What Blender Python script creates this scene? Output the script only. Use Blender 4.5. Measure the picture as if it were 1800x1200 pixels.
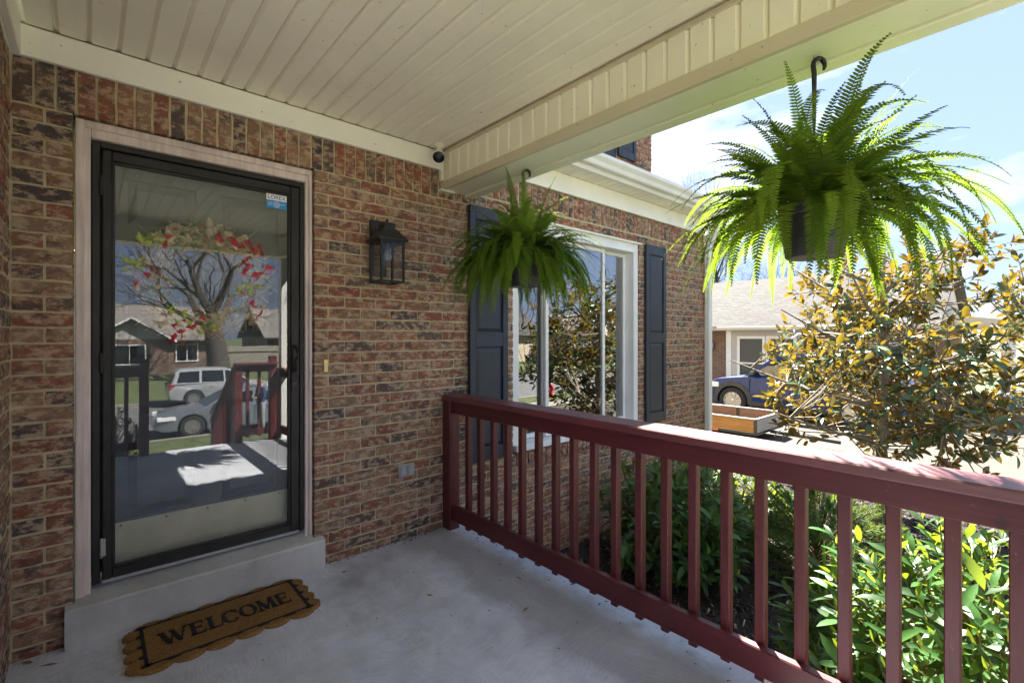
import bpy, bmesh, math, random
from mathutils import Vector, Matrix, Euler, Quaternion, noise
R = math.radians
PI = math.pi
scene = bpy.context.scene
for o in list(bpy.data.objects):
    bpy.data.objects.remove(o, do_unlink=True)
COL = scene.collection

# ------------------------------------------------------------------ camera
CAM = Vector((0.0, -2.87, 1.36))
cd = bpy.data.cameras.new('camera')
cam = bpy.data.objects.new('camera', cd)
COL.objects.link(cam)
cam.location = CAM
cam.rotation_euler = (R(90), 0, R(-41.6))
cd.sensor_width = 36.0
cd.lens = 834.0 / 1800.0 * 36.0
cd.shift_y = -0.005
cd.clip_start = 0.02
cd.clip_end = 3000
scene.camera = cam
FW = Vector((0.664, 0.748))
RT = Vector((0.748, -0.664))

def proj(p):
    dx, dy = p[0] - CAM.x, p[1] - CAM.y
    d = dx * FW.x + dy * FW.y
    r = dx * RT.x + dy * RT.y
    if d < 0.05:
        return (-9999, -9999, d)
    return (900 + 834 * r / d, 591 - 834 * (p[2] - CAM.z) / d, d)

# ------------------------------------------------------------------ world, sun, exposure
SUN = Vector((0.62, 0.57, 1.0)).normalized()          # towards the sun
ELEV = math.asin(SUN.z)
world = bpy.data.worlds.new('World')
scene.world = world
world.use_nodes = True
wn = world.node_tree
wn.nodes.clear()
w_out = wn.nodes.new('ShaderNodeOutputWorld')
w_bg = wn.nodes.new('ShaderNodeBackground')
w_sky = wn.nodes.new('ShaderNodeTexSky')
w_sky.sky_type = 'NISHITA'
w_sky.sun_disc = False
w_sky.sun_elevation = ELEV
w_sky.sun_rotation = math.atan2(SUN.x, SUN.y)
w_sky.air_density = 1.0
w_sky.dust_density = 0.25
w_sky.ozone_density = 1.0
w_tc = wn.nodes.new('ShaderNodeTexCoord')
w_map = wn.nodes.new('ShaderNodeMapping')
w_map.inputs['Scale'].default_value = (1.0, 1.0, 3.2)
w_map.inputs['Location'].default_value = (1.3, 0.4, 0.2)
w_noise = wn.nodes.new('ShaderNodeTexNoise')
w_noise.inputs['Scale'].default_value = 2.6
w_noise.inputs['Detail'].default_value = 8
w_noise.inputs['Roughness'].default_value = 0.58
w_ramp = wn.nodes.new('ShaderNodeValToRGB')
w_ramp.color_ramp.elements[0].position = 0.50
w_ramp.color_ramp.elements[1].position = 0.74
w_mix = wn.nodes.new('ShaderNodeMix')
w_mix.data_type = 'RGBA'
w_mix.inputs[7].default_value = (4.0, 4.1, 4.2, 1)
wn.links.new(w_tc.outputs['Generated'], w_map.inputs['Vector'])
wn.links.new(w_map.outputs['Vector'], w_noise.inputs['Vector'])
wn.links.new(w_noise.outputs['Fac'], w_ramp.inputs['Fac'])
wn.links.new(w_ramp.outputs['Color'], w_mix.inputs[0])
w_thin = wn.nodes.new('ShaderNodeMix')
w_thin.data_type = 'RGBA'
w_thin.inputs[0].default_value = 0.90
w_thin.inputs[7].default_value = (1.22, 1.62, 2.55, 1)
wn.links.new(w_sky.outputs['Color'], w_thin.inputs[6])
wn.links.new(w_thin.outputs[2], w_mix.inputs[6])
wn.links.new(w_mix.outputs[2], w_bg.inputs['Color'])
w_bg.inputs['Strength'].default_value = 0.05
wn.links.new(w_bg.outputs['Background'], w_out.inputs['Surface'])

sl = bpy.data.lights.new('sun', 'SUN')
sl.energy = 4.6
sl.angle = R(0.53)
sl.color = (1.0, 0.95, 0.86)
sun = bpy.data.objects.new('sun', sl)
COL.objects.link(sun)
sun.location = (0, 0, 30)
sun.rotation_euler = SUN.to_track_quat('Z', 'Y').to_euler()

scene.view_settings.view_transform = 'Standard'
scene.view_settings.look = 'None'
scene.view_settings.gamma = 1.0
scene.view_settings.exposure = 3.25
scene.view_settings.use_curve_mapping = False
scene.render.engine = 'CYCLES'
scene.cycles.max_bounces = 12
scene.cycles.diffuse_bounces = 8
scene.cycles.transparent_max_bounces = 24
scene.cycles.caustics_reflective = False
scene.cycles.caustics_refractive = False
scene.cycles.sample_clamp_indirect = 6.0

# ------------------------------------------------------------------ materials
class NT:
    def __init__(self, name):
        self.m = bpy.data.materials.new(name)
        self.m.use_nodes = True
        self.t = self.m.node_tree
        self.b = self.t.nodes['Principled BSDF']
        self.out = self.t.nodes['Material Output']
    def n(self, typ, **kw):
        nd = self.t.nodes.new('ShaderNode' + typ)
        for k, v in kw.items():
            if hasattr(nd, k):
                setattr(nd, k, v)
            else:
                nd.inputs[k.replace('_', ' ')].default_value = v
        return nd
    def l(self, a, b):
        self.t.links.new(a, b)
    def coords(self, kind='Object', scale=(1, 1, 1)):
        mp = self.n('Mapping')
        mp.inputs['Scale'].default_value = scale
        if kind == 'World':
            g = self.n('NewGeometry')
            self.l(g.outputs['Position'], mp.inputs['Vector'])
        else:
            tc = self.n('TexCoord')
            self.l(tc.outputs[kind], mp.inputs['Vector'])
        return mp.outputs['Vector']
    def noise(self, vec, scale, detail=4, rough=0.55, w=None):
        nd = self.n('TexNoise')
        nd.inputs['Scale'].default_value = scale
        nd.inputs['Detail'].default_value = detail
        nd.inputs['Roughness'].default_value = rough
        if w is not None:
            nd.noise_dimensions = '4D'
            self.l(w, nd.inputs['W'])
        if vec is not None:
            self.l(vec, nd.inputs['Vector'])
        return nd.outputs['Fac']
    def ramp(self, fac, stops, interp='LINEAR'):
        r = self.n('ValToRGB')
        r.color_ramp.interpolation = interp
        e = r.color_ramp.elements
        while len(e) < len(stops):
            e.new(0.5)
        for i, (p, c) in enumerate(stops):
            e[i].position = p
            e[i].color = (c[0], c[1], c[2], 1) if not isinstance(c, (int, float)) else (c, c, c, 1)
        self.l(fac, r.inputs['Fac'])
        return r.outputs['Color']
    def mix(self, fac, a, b, mode='MIX'):
        mx = self.n('Mix')
        mx.data_type = 'RGBA'
        mx.blend_type = mode
        for s, v in ((0, fac), (6, a), (7, b)):
            if isinstance(v, (int, float)):
                mx.inputs[s].default_value = v
            elif isinstance(v, tuple):
                mx.inputs[s].default_value = (v[0], v[1], v[2], 1)
            else:
                self.l(v, mx.inputs[s])
        return mx.outputs[2]
    def math(self, op, a, b=0.0):
        nd = self.n('Math')
        nd.operation = op
        for i, v in enumerate((a, b)):
            if isinstance(v, (int, float)):
                nd.inputs[i].default_value = v
            else:
                self.l(v, nd.inputs[i])
        return nd.outputs[0]
    def bump(self, h, strength=0.3, dist=0.01):
        b = self.n('Bump')
        b.inputs['Strength'].default_value = strength
        b.inputs['Distance'].default_value = dist
        self.l(h, b.inputs['Height'])
        self.l(b.outputs['Normal'], self.b.inputs['Normal'])
        return b.outputs['Normal']
    def col(self, c):
        if isinstance(c, tuple):
            self.b.inputs['Base Color'].default_value = (c[0], c[1], c[2], 1)
        else:
            self.l(c, self.b.inputs['Base Color'])
    def set(self, **kw):
        for k, v in kw.items():
            self.b.inputs[k.replace('_', ' ')].default_value = v

MAT = {}
def simple(name, c, rough=0.5, var=0.12, nscale=8.0, bump=0.0, bscale=60.0, metal=0.0, spec=0.5, scale=(1, 1, 1), kind='World'):
    n = NT(name)
    v = n.coords(kind, scale)
    f = n.noise(v, nscale, 5, 0.6)
    d = tuple(max(0, x * (1 - var * 1.6)) for x in c)
    u = tuple(min(1, x * (1 + var)) for x in c)
    n.col(n.ramp(f, [(0.3, d), (0.7, u)]))
    n.set(Roughness=rough, Metallic=metal, Specular_IOR_Level=spec)
    if bump:
        n.bump(n.noise(v, bscale, 4, 0.6), bump, 0.004)
    MAT[name] = n.m
    return n

def brick_material():
    n = NT('brick')
    at = n.n('Attribute')
    at.attribute_name = 'tint'
    t = at.outputs['Fac']
    w = n.math('MULTIPLY', t, 61.7)
    v = n.coords('World', (1, 1, 1.7))
    base = n.ramp(t, [(0.0, (0.22, 0.095, 0.064)), (0.18, (0.32, 0.13, 0.082)), (0.36, (0.27, 0.165, 0.11)),
                      (0.5, (0.36, 0.21, 0.14)), (0.62, (0.28, 0.10, 0.068)), (0.76, (0.32, 0.21, 0.14)), (0.84, (0.14, 0.10, 0.085)), (1.0, (0.07, 0.064, 0.076))])
    nd = n.noise(v, 11, 4, 0.6, w)
    dark = n.ramp(nd, [(0.53, 0.0), (0.62, 1.0)])
    c1 = n.mix(n.mix(0.72, (0, 0, 0), dark), base, (0.085, 0.072, 0.078))
    nr = n.noise(v, 17, 4, 0.62, n.math('ADD', w, 7.3))
    red = n.ramp(nr, [(0.54, 0.0), (0.62, 1.0)])
    c2 = n.mix(n.mix(0.70, (0, 0, 0), red), c1, (0.32, 0.085, 0.050))
    nw = n.noise(v, 19, 7, 0.72, n.math('ADD', w, 19.1))
    pale = n.ramp(nw, [(0.48, 0.0), (0.575, 1.0)])
    c3 = n.mix(n.mix(0.72, (0, 0, 0), pale), c2, (0.60, 0.45, 0.32))
    grain = n.noise(v, 130, 3, 0.7)
    c4 = n.mix(0.55, c3, n.ramp(grain, [(0.3, 0.62), (0.7, 1.0)]), 'MULTIPLY')
    n.col(c4)
    n.set(Roughness=0.86, Specular_IOR_Level=0.3)
    h = n.math('ADD', n.math('MULTIPLY', nw, 1.6), n.math('MULTIPLY', grain, 0.35))
    n.bump(h, 1.0, 0.008)
    MAT['brick'] = n.m
brick_material()

def mortar_material():
    n = NT('mortar')
    v = n.coords('World')
    a = n.noise(v, 9, 5, 0.65)
    g = n.noise(v, 220, 3, 0.7)
    c = n.ramp(a, [(0.3, (0.48, 0.40, 0.245)), (0.7, (0.68, 0.585, 0.39))])
    n.col(n.mix(0.4, c, n.ramp(g, [(0.3, 0.7), (0.7, 1.0)]), 'MULTIPLY'))
    n.set(Roughness=0.95, Specular_IOR_Level=0.2)
    n.bump(n.math('ADD', g, n.noise(v, 60, 3)), 0.6, 0.004)
    MAT['mortar'] = n.m
mortar_material()

def far_brick(name, c1, c2, mort, sc=1.0):
    n = NT(name)
    g = n.n('NewGeometry')
    sep = n.n('SeparateXYZ')
    n.l(g.outputs['Position'], sep.inputs[0])
    cmb = n.n('CombineXYZ')
    n.l(n.math('ADD', sep.outputs['X'], sep.outputs['Y']), cmb.inputs['X'])
    n.l(sep.outputs['Z'], cmb.inputs['Y'])
    b = n.n('TexBrick')
    b.inputs['Color1'].default_value = (*c1, 1)
    b.inputs['Color2'].default_value = (*c2, 1)
    b.inputs['Mortar'].default_value = (*mort, 1)
    b.inputs['Scale'].default_value = 1.0
    b.inputs['Mortar Size'].default_value = 0.006
    b.inputs['Brick Width'].default_value = 0.203 * sc
    b.inputs['Row Height'].default_value = 0.0677 * sc
    n.l(cmb.outputs[0], b.inputs['Vector'])
    f = n.noise(g.outputs['Position'], 3, 4)
    n.col(n.mix(0.5, b.outputs['Color'], n.ramp(f, [(0.3, 0.6), (0.7, 1.1)]), 'MULTIPLY'))
    n.set(Roughness=0.9)
    n.bump(b.outputs['Fac'], -0.4, 0.01)
    MAT[name] = n.m
far_brick('far_brick_red', (0.30, 0.09, 0.065), (0.19, 0.06, 0.05), (0.42, 0.37, 0.3))
far_brick('far_brick_brown', (0.20, 0.105, 0.075), (0.13, 0.07, 0.055), (0.33, 0.28, 0.22))
far_brick('far_brick_tan', (0.46, 0.38, 0.28), (0.36, 0.29, 0.22), (0.5, 0.46, 0.38))

def vinyl(name, c, rough=0.42):
    n = NT(name)
    v = n.coords('World')
    a = n.noise(v, 2.1, 6, 0.65)
    sp = n.noise(v, 38, 2, 0.5)
    cc = n.ramp(a, [(0.25, tuple(x * 0.86 for x in c)), (0.7, c)])
    spots = n.ramp(sp, [(0.235, tuple(x * 0.35 for x in c)), (0.27, (1, 1, 1))])
    n.col(n.mix(0.8, cc, spots, 'MULTIPLY'))
    n.set(Roughness=rough, Specular_IOR_Level=0.4)
    n.bump(n.noise(v, 5, 3), 0.12, 0.01)
    MAT[name] = n.m
vinyl('cream_vinyl', (0.88, 0.83, 0.69))
vinyl('cream_trim', (0.90, 0.88, 0.79))
vinyl('beam_wrap', (0.86, 0.83, 0.70))
vinyl('taupe_trim', (0.63, 0.55, 0.41))
vinyl('white_trim', (0.80, 0.79, 0.75), 0.35)

def concrete(name, c, broom=True):
    n = NT(name)
    v = n.coords('World')
    a = n.noise(v, 1.7, 7, 0.62)
    b = n.noise(v, 8, 6, 0.65)
    st = n.noise(v, 2.6, 5, 0.7, None)
    col = n.ramp(a, [(0.32, tuple(x * 0.80 for x in c)), (0.52, c), (0.72, tuple(min(1, x * 1.18) for x in c))])
    col = n.mix(0.55, col, n.ramp(b, [(0.34, 0.78), (0.62, 1.05)]), 'MULTIPLY')
    mus = n.noise(n.coords('World', (1.1, 0.8, 1)), 1.15, 8, 0.72)
    col = n.mix(n.ramp(mus, [(0.57, 0.0), (0.70, 0.55)]), col, (c[0] * 0.42, c[1] * 0.39, c[2] * 0.36))
    if broom:
        # damp, dirty band along the open edge under the railing
        sepx = n.n('SeparateXYZ')
        n.l(v, sepx.inputs[0])
        band = n.math('ADD', sepx.outputs['X'], n.math('MULTIPLY', n.noise(v, 2.2, 6, 0.65), 0.55))
        bf = n.ramp(n.math('SUBTRACT', band, 1.35), [(0.42, 0.0), (0.55, 0.62), (0.72, 0.45), (0.9, 0.1)])
        col = n.mix(bf, col, (0.30, 0.29, 0.29))
    sp = n.noise(v, 60, 2, 0.5)
    col = n.mix(n.ramp(sp, [(0.24, 0.8), (0.275, 0.0)]), col, (0.05, 0.04, 0.035))
    n.col(col)
    n.set(Roughness=0.82, Specular_IOR_Level=0.35)
    if broom:
        def brush(rot, sx, sy):
            mp = n.n('Mapping')
            mp.inputs['Rotation'].default_value = (0, 0, R(rot))
            mp.inputs['Scale'].default_value = (sx, sy, 1)
            warp = n.n('Mix')
            warp.data_type = 'RGBA'
            warp.blend_type = 'ADD'
            nz = n.n('TexNoise')
            nz.inputs['Scale'].default_value = 1.6
            n.l(v, nz.inputs['Vector'])
            warp.inputs[0].default_value = 0.55
            n.l(v, warp.inputs[6])
            n.l(nz.outputs['Color'], warp.inputs[7])
            n.l(warp.outputs[2], mp.inputs['Vector'])
            return n.noise(mp.outputs['Vector'], 1.0, 3, 0.6)
        mask = n.ramp(n.noise(v, 2.4, 3), [(0.44, 0.0), (0.56, 1.0)])
        bh = n.mix(mask, brush(35, 130, 7), brush(-48, 9, 120))
        h = n.math('ADD', n.math('MULTIPLY', bh, 1.3), n.math('MULTIPLY', n.noise(v, 170, 3, 0.7), 0.7))
        colb = n.mix(0.30, col, n.ramp(bh, [(0.3, 0.6), (0.65, 1.08)]), 'MULTIPLY')
        n.col(colb)
        n.bump(h, 0.9, 0.006)
    else:
        n.bump(n.noise(v, 120, 4, 0.7), 0.4, 0.004)
    MAT[name] = n.m
concrete('porch_concrete', (0.66, 0.675, 0.74))
concrete('step_concrete', (0.50, 0.49, 0.48), False)
concrete('drive_concrete', (0.072, 0.060, 0.042), False)
simple('light_concrete', (0.48, 0.45, 0.40), 0.9, 0.12, 2, 0.3, 60)

def wood(name, c, rough=0.45, sc=1.0, axis=1, depth=0.35, spec=0.5):
    n = NT(name)
    s = [38, 38, 38]
    s[axis] = 2.2
    v = n.coords('World', tuple(x * sc for x in s))
    g = n.noise(v, 1.6, 5, 0.6)
    d = n.noise(n.coords('World'), 4, 4)
    col = n.ramp(g, [(0.3, tuple(x * 0.72 for x in c)), (0.65, c)])
    col = n.mix(0.55, col, n.ramp(d, [(0.3, 0.65), (0.7, 1.15)]), 'MULTIPLY')
    if name.startswith('red'):
        ch = n.noise(n.coords('World', tuple(14 if i == axis else 45 for i in range(3))), 1.0, 6, 0.75)
        col = n.mix(n.ramp(ch, [(0.655, 0.0), (0.69, 0.8)]), col, (0.33, 0.20, 0.17))
        kn = n.noise(n.coords('World'), 16, 2, 0.5)
        col = n.mix(n.ramp(kn, [(0.25, 0.7), (0.29, 0.0)]), col, tuple(x * 0.35 for x in c))
    n.col(col)
    n.set(Roughness=rough, Specular_IOR_Level=spec)
    n.bump(g, depth, 0.003)
    MAT[name] = n.m
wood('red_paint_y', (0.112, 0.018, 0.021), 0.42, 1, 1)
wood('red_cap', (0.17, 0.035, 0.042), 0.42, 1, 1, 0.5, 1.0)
wood('red_paint_z', (0.122, 0.022, 0.023), 0.46, 1, 2, 0.6)
wood('red_paint_x', (0.112, 0.018, 0.021), 0.42, 1, 0)
wood('blue_shutter', (0.022, 0.032, 0.052), 0.5, 1, 2, 0.5)
wood('pink_casing', (0.76, 0.64, 0.60), 0.55, 0.8, 2, 0.4)
wood('trailer_plank', (0.33, 0.15, 0.035), 0.6, 0.6, 1)
wood('weathered_board', (0.30, 0.25, 0.2), 0.8, 0.6, 2)
wood('trailer_old_plank', (0.42, 0.38, 0.33), 0.8, 0.6, 0)
wood('trailer_inner', (0.19, 0.115, 0.08), 0.8, 0.6, 1)
simple('storm_metal', (0.024, 0.022, 0.021), 0.45, 0.25, 6, 0.15, 90, 0, 0.35)
simple('black_metal', (0.018, 0.019, 0.021), 0.38, 0.15, 10, 0.1, 120)
simple('navy_door', (0.050, 0.060, 0.080), 0.42, 0.12, 5)
simple('brass_plate', (0.74, 0.67, 0.45), 0.40, 0.12, 6, 0.08, 40, 0.1)
simple('brass', (0.75, 0.55, 0.22), 0.3, 0.1, 10, 0, 0, 0.9)
simple('steel', (0.55, 0.55, 0.55), 0.35, 0.1, 10, 0, 0, 0.9)
simple('grey_plastic', (0.36, 0.37, 0.38), 0.5, 0.1, 20)
simple('white_plastic', (0.74, 0.71, 0.62), 0.4, 0.06, 10)
simple('white_vinyl', (0.80, 0.80, 0.80), 0.35, 0.05, 4)
simple('black_plastic', (0.012, 0.012, 0.014), 0.25, 0.1, 20)
simple('pot_plastic', (0.035, 0.034, 0.037), 0.5, 0.2, 12, 0.1, 60)
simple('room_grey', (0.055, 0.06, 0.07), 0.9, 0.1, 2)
simple('curtain', (0.22, 0.22, 0.23), 0.9, 0.1, 5)
simple('roof_felt', (0.06, 0.06, 0.07), 0.9, 0.2, 8)
simple('mat_black', (0.014, 0.013, 0.014), 0.95, 0.3, 90, 0.6, 260)
simple('bark', (0.075, 0.06, 0.048), 0.9, 0.3, 14, 0.6, 40)
simple('magnolia_bark', (0.26, 0.215, 0.16), 0.9, 0.25, 20, 0.5, 60)
simple('far_bark', (0.06, 0.05, 0.047), 0.9, 0.2, 4)
simple('stem', (0.17, 0.14, 0.05), 0.7, 0.2, 20)
simple('grass', (0.085, 0.110, 0.034), 0.95, 0.45, 5.0, 0.8, 30)
simple('asphalt', (0.12, 0.118, 0.118), 0.9, 0.15, 2, 0.3, 90)
simple('sidewalk_concrete', (0.24, 0.22, 0.19), 0.9, 0.15, 2, 0.3, 60)
simple('tyre', (0.022, 0.022, 0.023), 0.85, 0.1, 20)
simple('rim_metal', (0.55, 0.55, 0.56), 0.3, 0.05, 10, 0, 0, 0.8)
simple('car_trim', (0.035, 0.035, 0.038), 0.6, 0.1, 10)
simple('head_light', (0.75, 0.76, 0.78), 0.12, 0.05, 10)
simple('tail_light', (0.35, 0.02, 0.02), 0.2, 0.05, 10)
simple('amber', (0.75, 0.16, 0.02), 0.3, 0.05, 10)
simple('hydrant_red', (0.55, 0.03, 0.04), 0.4, 0.1, 8)
simple('pale_siding', (0.50, 0.47, 0.45), 0.6, 0.06, 3)  # pale grey of the siding and gables
simple('fence_wood', (0.30, 0.27, 0.23), 0.85, 0.2, 6)
simple('denim', (0.30, 0.31, 0.33), 0.9, 0.1, 20)
simple('navy_shirt', (0.025, 0.05, 0.13), 0.9, 0.1, 20)
simple('skin', (0.55, 0.33, 0.25), 0.5, 0.06, 20)
simple('hair', (0.07, 0.045, 0.03), 0.7, 0.2, 60)
simple('burlap', (0.55, 0.46, 0.33), 0.9, 0.15, 60, 0.4, 200)
simple('red_ribbon', (0.52, 0.045, 0.06), 0.8, 0.15, 40, 0.3, 200)
simple('lime_ribbon', (0.42, 0.48, 0.11), 0.8, 0.1, 40, 0.3, 200)
simple('twig', (0.60, 0.44, 0.26), 0.85, 0.3, 30)
simple('cut_wood', (0.62, 0.52, 0.38), 0.8, 0.1, 40)
simple('wreath_leaf', (0.07, 0.20, 0.07), 0.6, 0.25, 30)
simple('dead_leaf', (0.30, 0.16, 0.07), 0.8, 0.3, 40)
simple('sticker_blue', (0.02, 0.26, 0.62), 0.35, 0.03, 5)
simple('sticker_white', (0.80, 0.82, 0.84), 0.35, 0.03, 5)
simple('sticker_navy', (0.015, 0.04, 0.14), 0.35, 0.03, 5)
simple('bulb', (0.16, 0.18, 0.21), 0.05, 0.05, 10)

def coir_material():
    n = NT('coir')
    v = n.coords('World')
    g = n.noise(v, 240, 3, 0.75)
    a = n.noise(v, 12, 3)
    c = n.ramp(g, [(0.3, (0.135, 0.066, 0.022)), (0.5, (0.33, 0.175, 0.062)), (0.68, (0.52, 0.31, 0.13))])
    n.col(n.mix(0.5, c, n.ramp(a, [(0.3, 0.8), (0.7, 1.1)]), 'MULTIPLY'))
    n.set(Roughness=1.0, Specular_IOR_Level=0.1)
    n.bump(g, 1.0, 0.006)
    MAT['coir'] = n.m
coir_material()

def mulch_material():
    n = NT('mulch')
    v = n.coords('World')
    g = n.noise(n.coords('World', (1, 2.2, 1)), 42, 5, 0.75)
    a = n.noise(v, 1.2, 3)
    c = n.ramp(g, [(0.36, (0.012, 0.010, 0.010)), (0.55, (0.05, 0.04, 0.035)), (0.68, (0.16, 0.12, 0.095))])
    n.col(c)
    n.set(Roughness=0.95)
    n.bump(g, 1.0, 0.03)
    MAT['mulch'] = n.m
mulch_material()
simple('mulch_chip', (0.055, 0.042, 0.036), 0.95, 0.5, 30)
simple('straw_chip', (0.40, 0.31, 0.22), 0.9, 0.3, 30)

def shingle(name, c):
    n = NT(name)
    g = n.n('NewGeometry')
    sep = n.n('SeparateXYZ')
    n.l(g.outputs['Position'], sep.inputs[0])
    cmb = n.n('CombineXYZ')
    n.l(sep.outputs['Y'], cmb.inputs['X'])
    n.l(sep.outputs['Z'], cmb.inputs['Y'])
    b = n.n('TexBrick')
    b.inputs['Color1'].default_value = (*c, 1)
    b.inputs['Color2'].default_value = (c[0] * 0.72, c[1] * 0.7, c[2] * 0.68, 1)
    b.inputs['Mortar'].default_value = (c[0] * 0.35, c[1] * 0.33, c[2] * 0.32, 1)
    b.inputs['Scale'].default_value = 1
    b.inputs['Mortar Size'].default_value = 0.006
    b.inputs['Brick Width'].default_value = 0.24
    b.inputs['Row Height'].default_value = 0.066
    n.l(cmb.outputs[0], b.inputs['Vector'])
    f = n.noise(g.outputs['Position'], 9, 5)
    n.col(n.mix(0.6, b.outputs['Color'], n.ramp(f, [(0.3, 0.7), (0.7, 1.1)]), 'MULTIPLY'))
    n.set(Roughness=0.95, Specular_IOR_Level=0.2)
    n.bump(b.outputs['Fac'], -0.7, 0.02)
    MAT[name] = n.m
shingle('shingle_beige', (0.088, 0.085, 0.083))
shingle('shingle_grey', (0.25, 0.23, 0.22))

def leafmat(name, top, back, trans, rough=0.35, tfac=0.35, var=0.3, spec=0.5):
    n = NT(name)
    oi = n.n('ObjectInfo')
    at = n.n('Attribute')
    at.attribute_name = 'tint'
    v = n.coords('World')
    f = n.noise(v, 7, 3, 0.6)
    rnd = n.math('ADD', n.math('MULTIPLY', at.outputs['Fac'], 0.6), n.math('MULTIPLY', f, 0.4))
    geo = n.n('NewGeometry')
    ctop = n.ramp(rnd, [(0.15, tuple(x * (1 - var) for x in top)), (0.55, top), (0.85, tuple(min(1, x * (1 + var * 1.4)) for x in top))])
    cbak = n.ramp(rnd, [(0.15, tuple(x * (1 - var) for x in back)), (0.85, tuple(min(1, x * (1 + var)) for x in back))])
    n.col(n.mix(geo.outputs['Backfacing'], ctop, cbak))
    n.set(Roughness=rough, Specular_IOR_Level=spec)
    tr = n.n('BsdfTranslucent')
    ct = n.ramp(rnd, [(0.15, tuple(x * (1 - var) for x in trans)), (0.85, tuple(min(1, x * (1 + var)) for x in trans))])
    n.l(ct, tr.inputs['Color'])
    ms = n.n('MixShader')
    ms.inputs[0].default_value = tfac
    n.l(n.b.outputs[0], ms.inputs[1])
    n.l(tr.outputs[0], ms.inputs[2])
    n.l(ms.outputs[0], n.out.inputs['Surface'])
    MAT[name] = n.m
leafmat('fern_leaf', (0.115, 0.195, 0.026), (0.125, 0.20, 0.036), (0.24, 0.36, 0.022), 0.75, 0.42, 0.45, 0.03)
leafmat('laurel_leaf', (0.042, 0.112, 0.030), (0.085, 0.15, 0.045), (0.27, 0.34, 0.02), 0.36, 0.38, 0.6, 0.35)
leafmat('magnolia_leaf', (0.040, 0.105, 0.050), (0.18, 0.098, 0.032), (0.38, 0.25, 0.018), 0.27, 0.19, 0.5)
leafmat('conifer_leaf', (0.085, 0.155, 0.038), (0.10, 0.165, 0.045), (0.25, 0.34, 0.05), 0.6, 0.3)
leafmat('boxwood_leaf', (0.030, 0.065, 0.018), (0.05, 0.085, 0.03), (0.14, 0.22, 0.03), 0.4, 0.3)

def glass(name, k=3.0, base=0.03, tint=(0.93, 0.95, 0.95)):
    n = NT(name)
    n.t.nodes.remove(n.b)
    fr = n.n('Fresnel')
    fr.inputs['IOR'].default_value = 1.5
    f = n.math('ADD', n.math('MULTIPLY', fr.outputs[0], k), base)
    f = n.math('MINIMUM', f, 0.95)
    tr = n.n('BsdfTransparent')
    tr.inputs['Color'].default_value = (*tint, 1)
    gl = n.n('BsdfGlossy')
    gl.inputs['Roughness'].default_value = 0.0
    gl.inputs['Color'].default_value = (1, 1, 1, 1)
    ms = n.n('MixShader')
    n.l(f, ms.inputs[0])
    n.l(tr.outputs[0], ms.inputs[1])
    n.l(gl.outputs[0], ms.inputs[2])
    n.l(ms.outputs[0], n.out.inputs['Surface'])
    MAT[name] = n.m
glass('storm_glass', 1.35, 0.01)
glass('window_glass', 3.6, 0.05, (0.8, 0.84, 0.86))
glass('thin_glass', 0.3, 0.0, (0.97, 0.98, 0.98))
simple('far_pane', (0.035, 0.045, 0.06), 0.1, 0.05, 1.5, 0, 0, 0, 0.25)
simple('car_glass', (0.010, 0.012, 0.014), 0.03, 0.02, 3, 0, 0, 0, 1.0)

def paint(name, c, metal=0.3):
    n = NT(name)
    n.col(c)
    n.set(Roughness=0.3, Metallic=metal, Coat_Weight=0.5 if metal else 0.15, Coat_Roughness=0.03, Specular_IOR_Level=0.5 if metal else 0.25)
    MAT[name] = n.m
paint('blue_paint', (0.003, 0.024, 0.13), 0.0)
paint('silver_paint', (0.52, 0.53, 0.54), 0.5)
paint('grey_paint', (0.22, 0.25, 0.29), 0.5)
paint('dark_paint', (0.03, 0.035, 0.05), 0.3)

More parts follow.
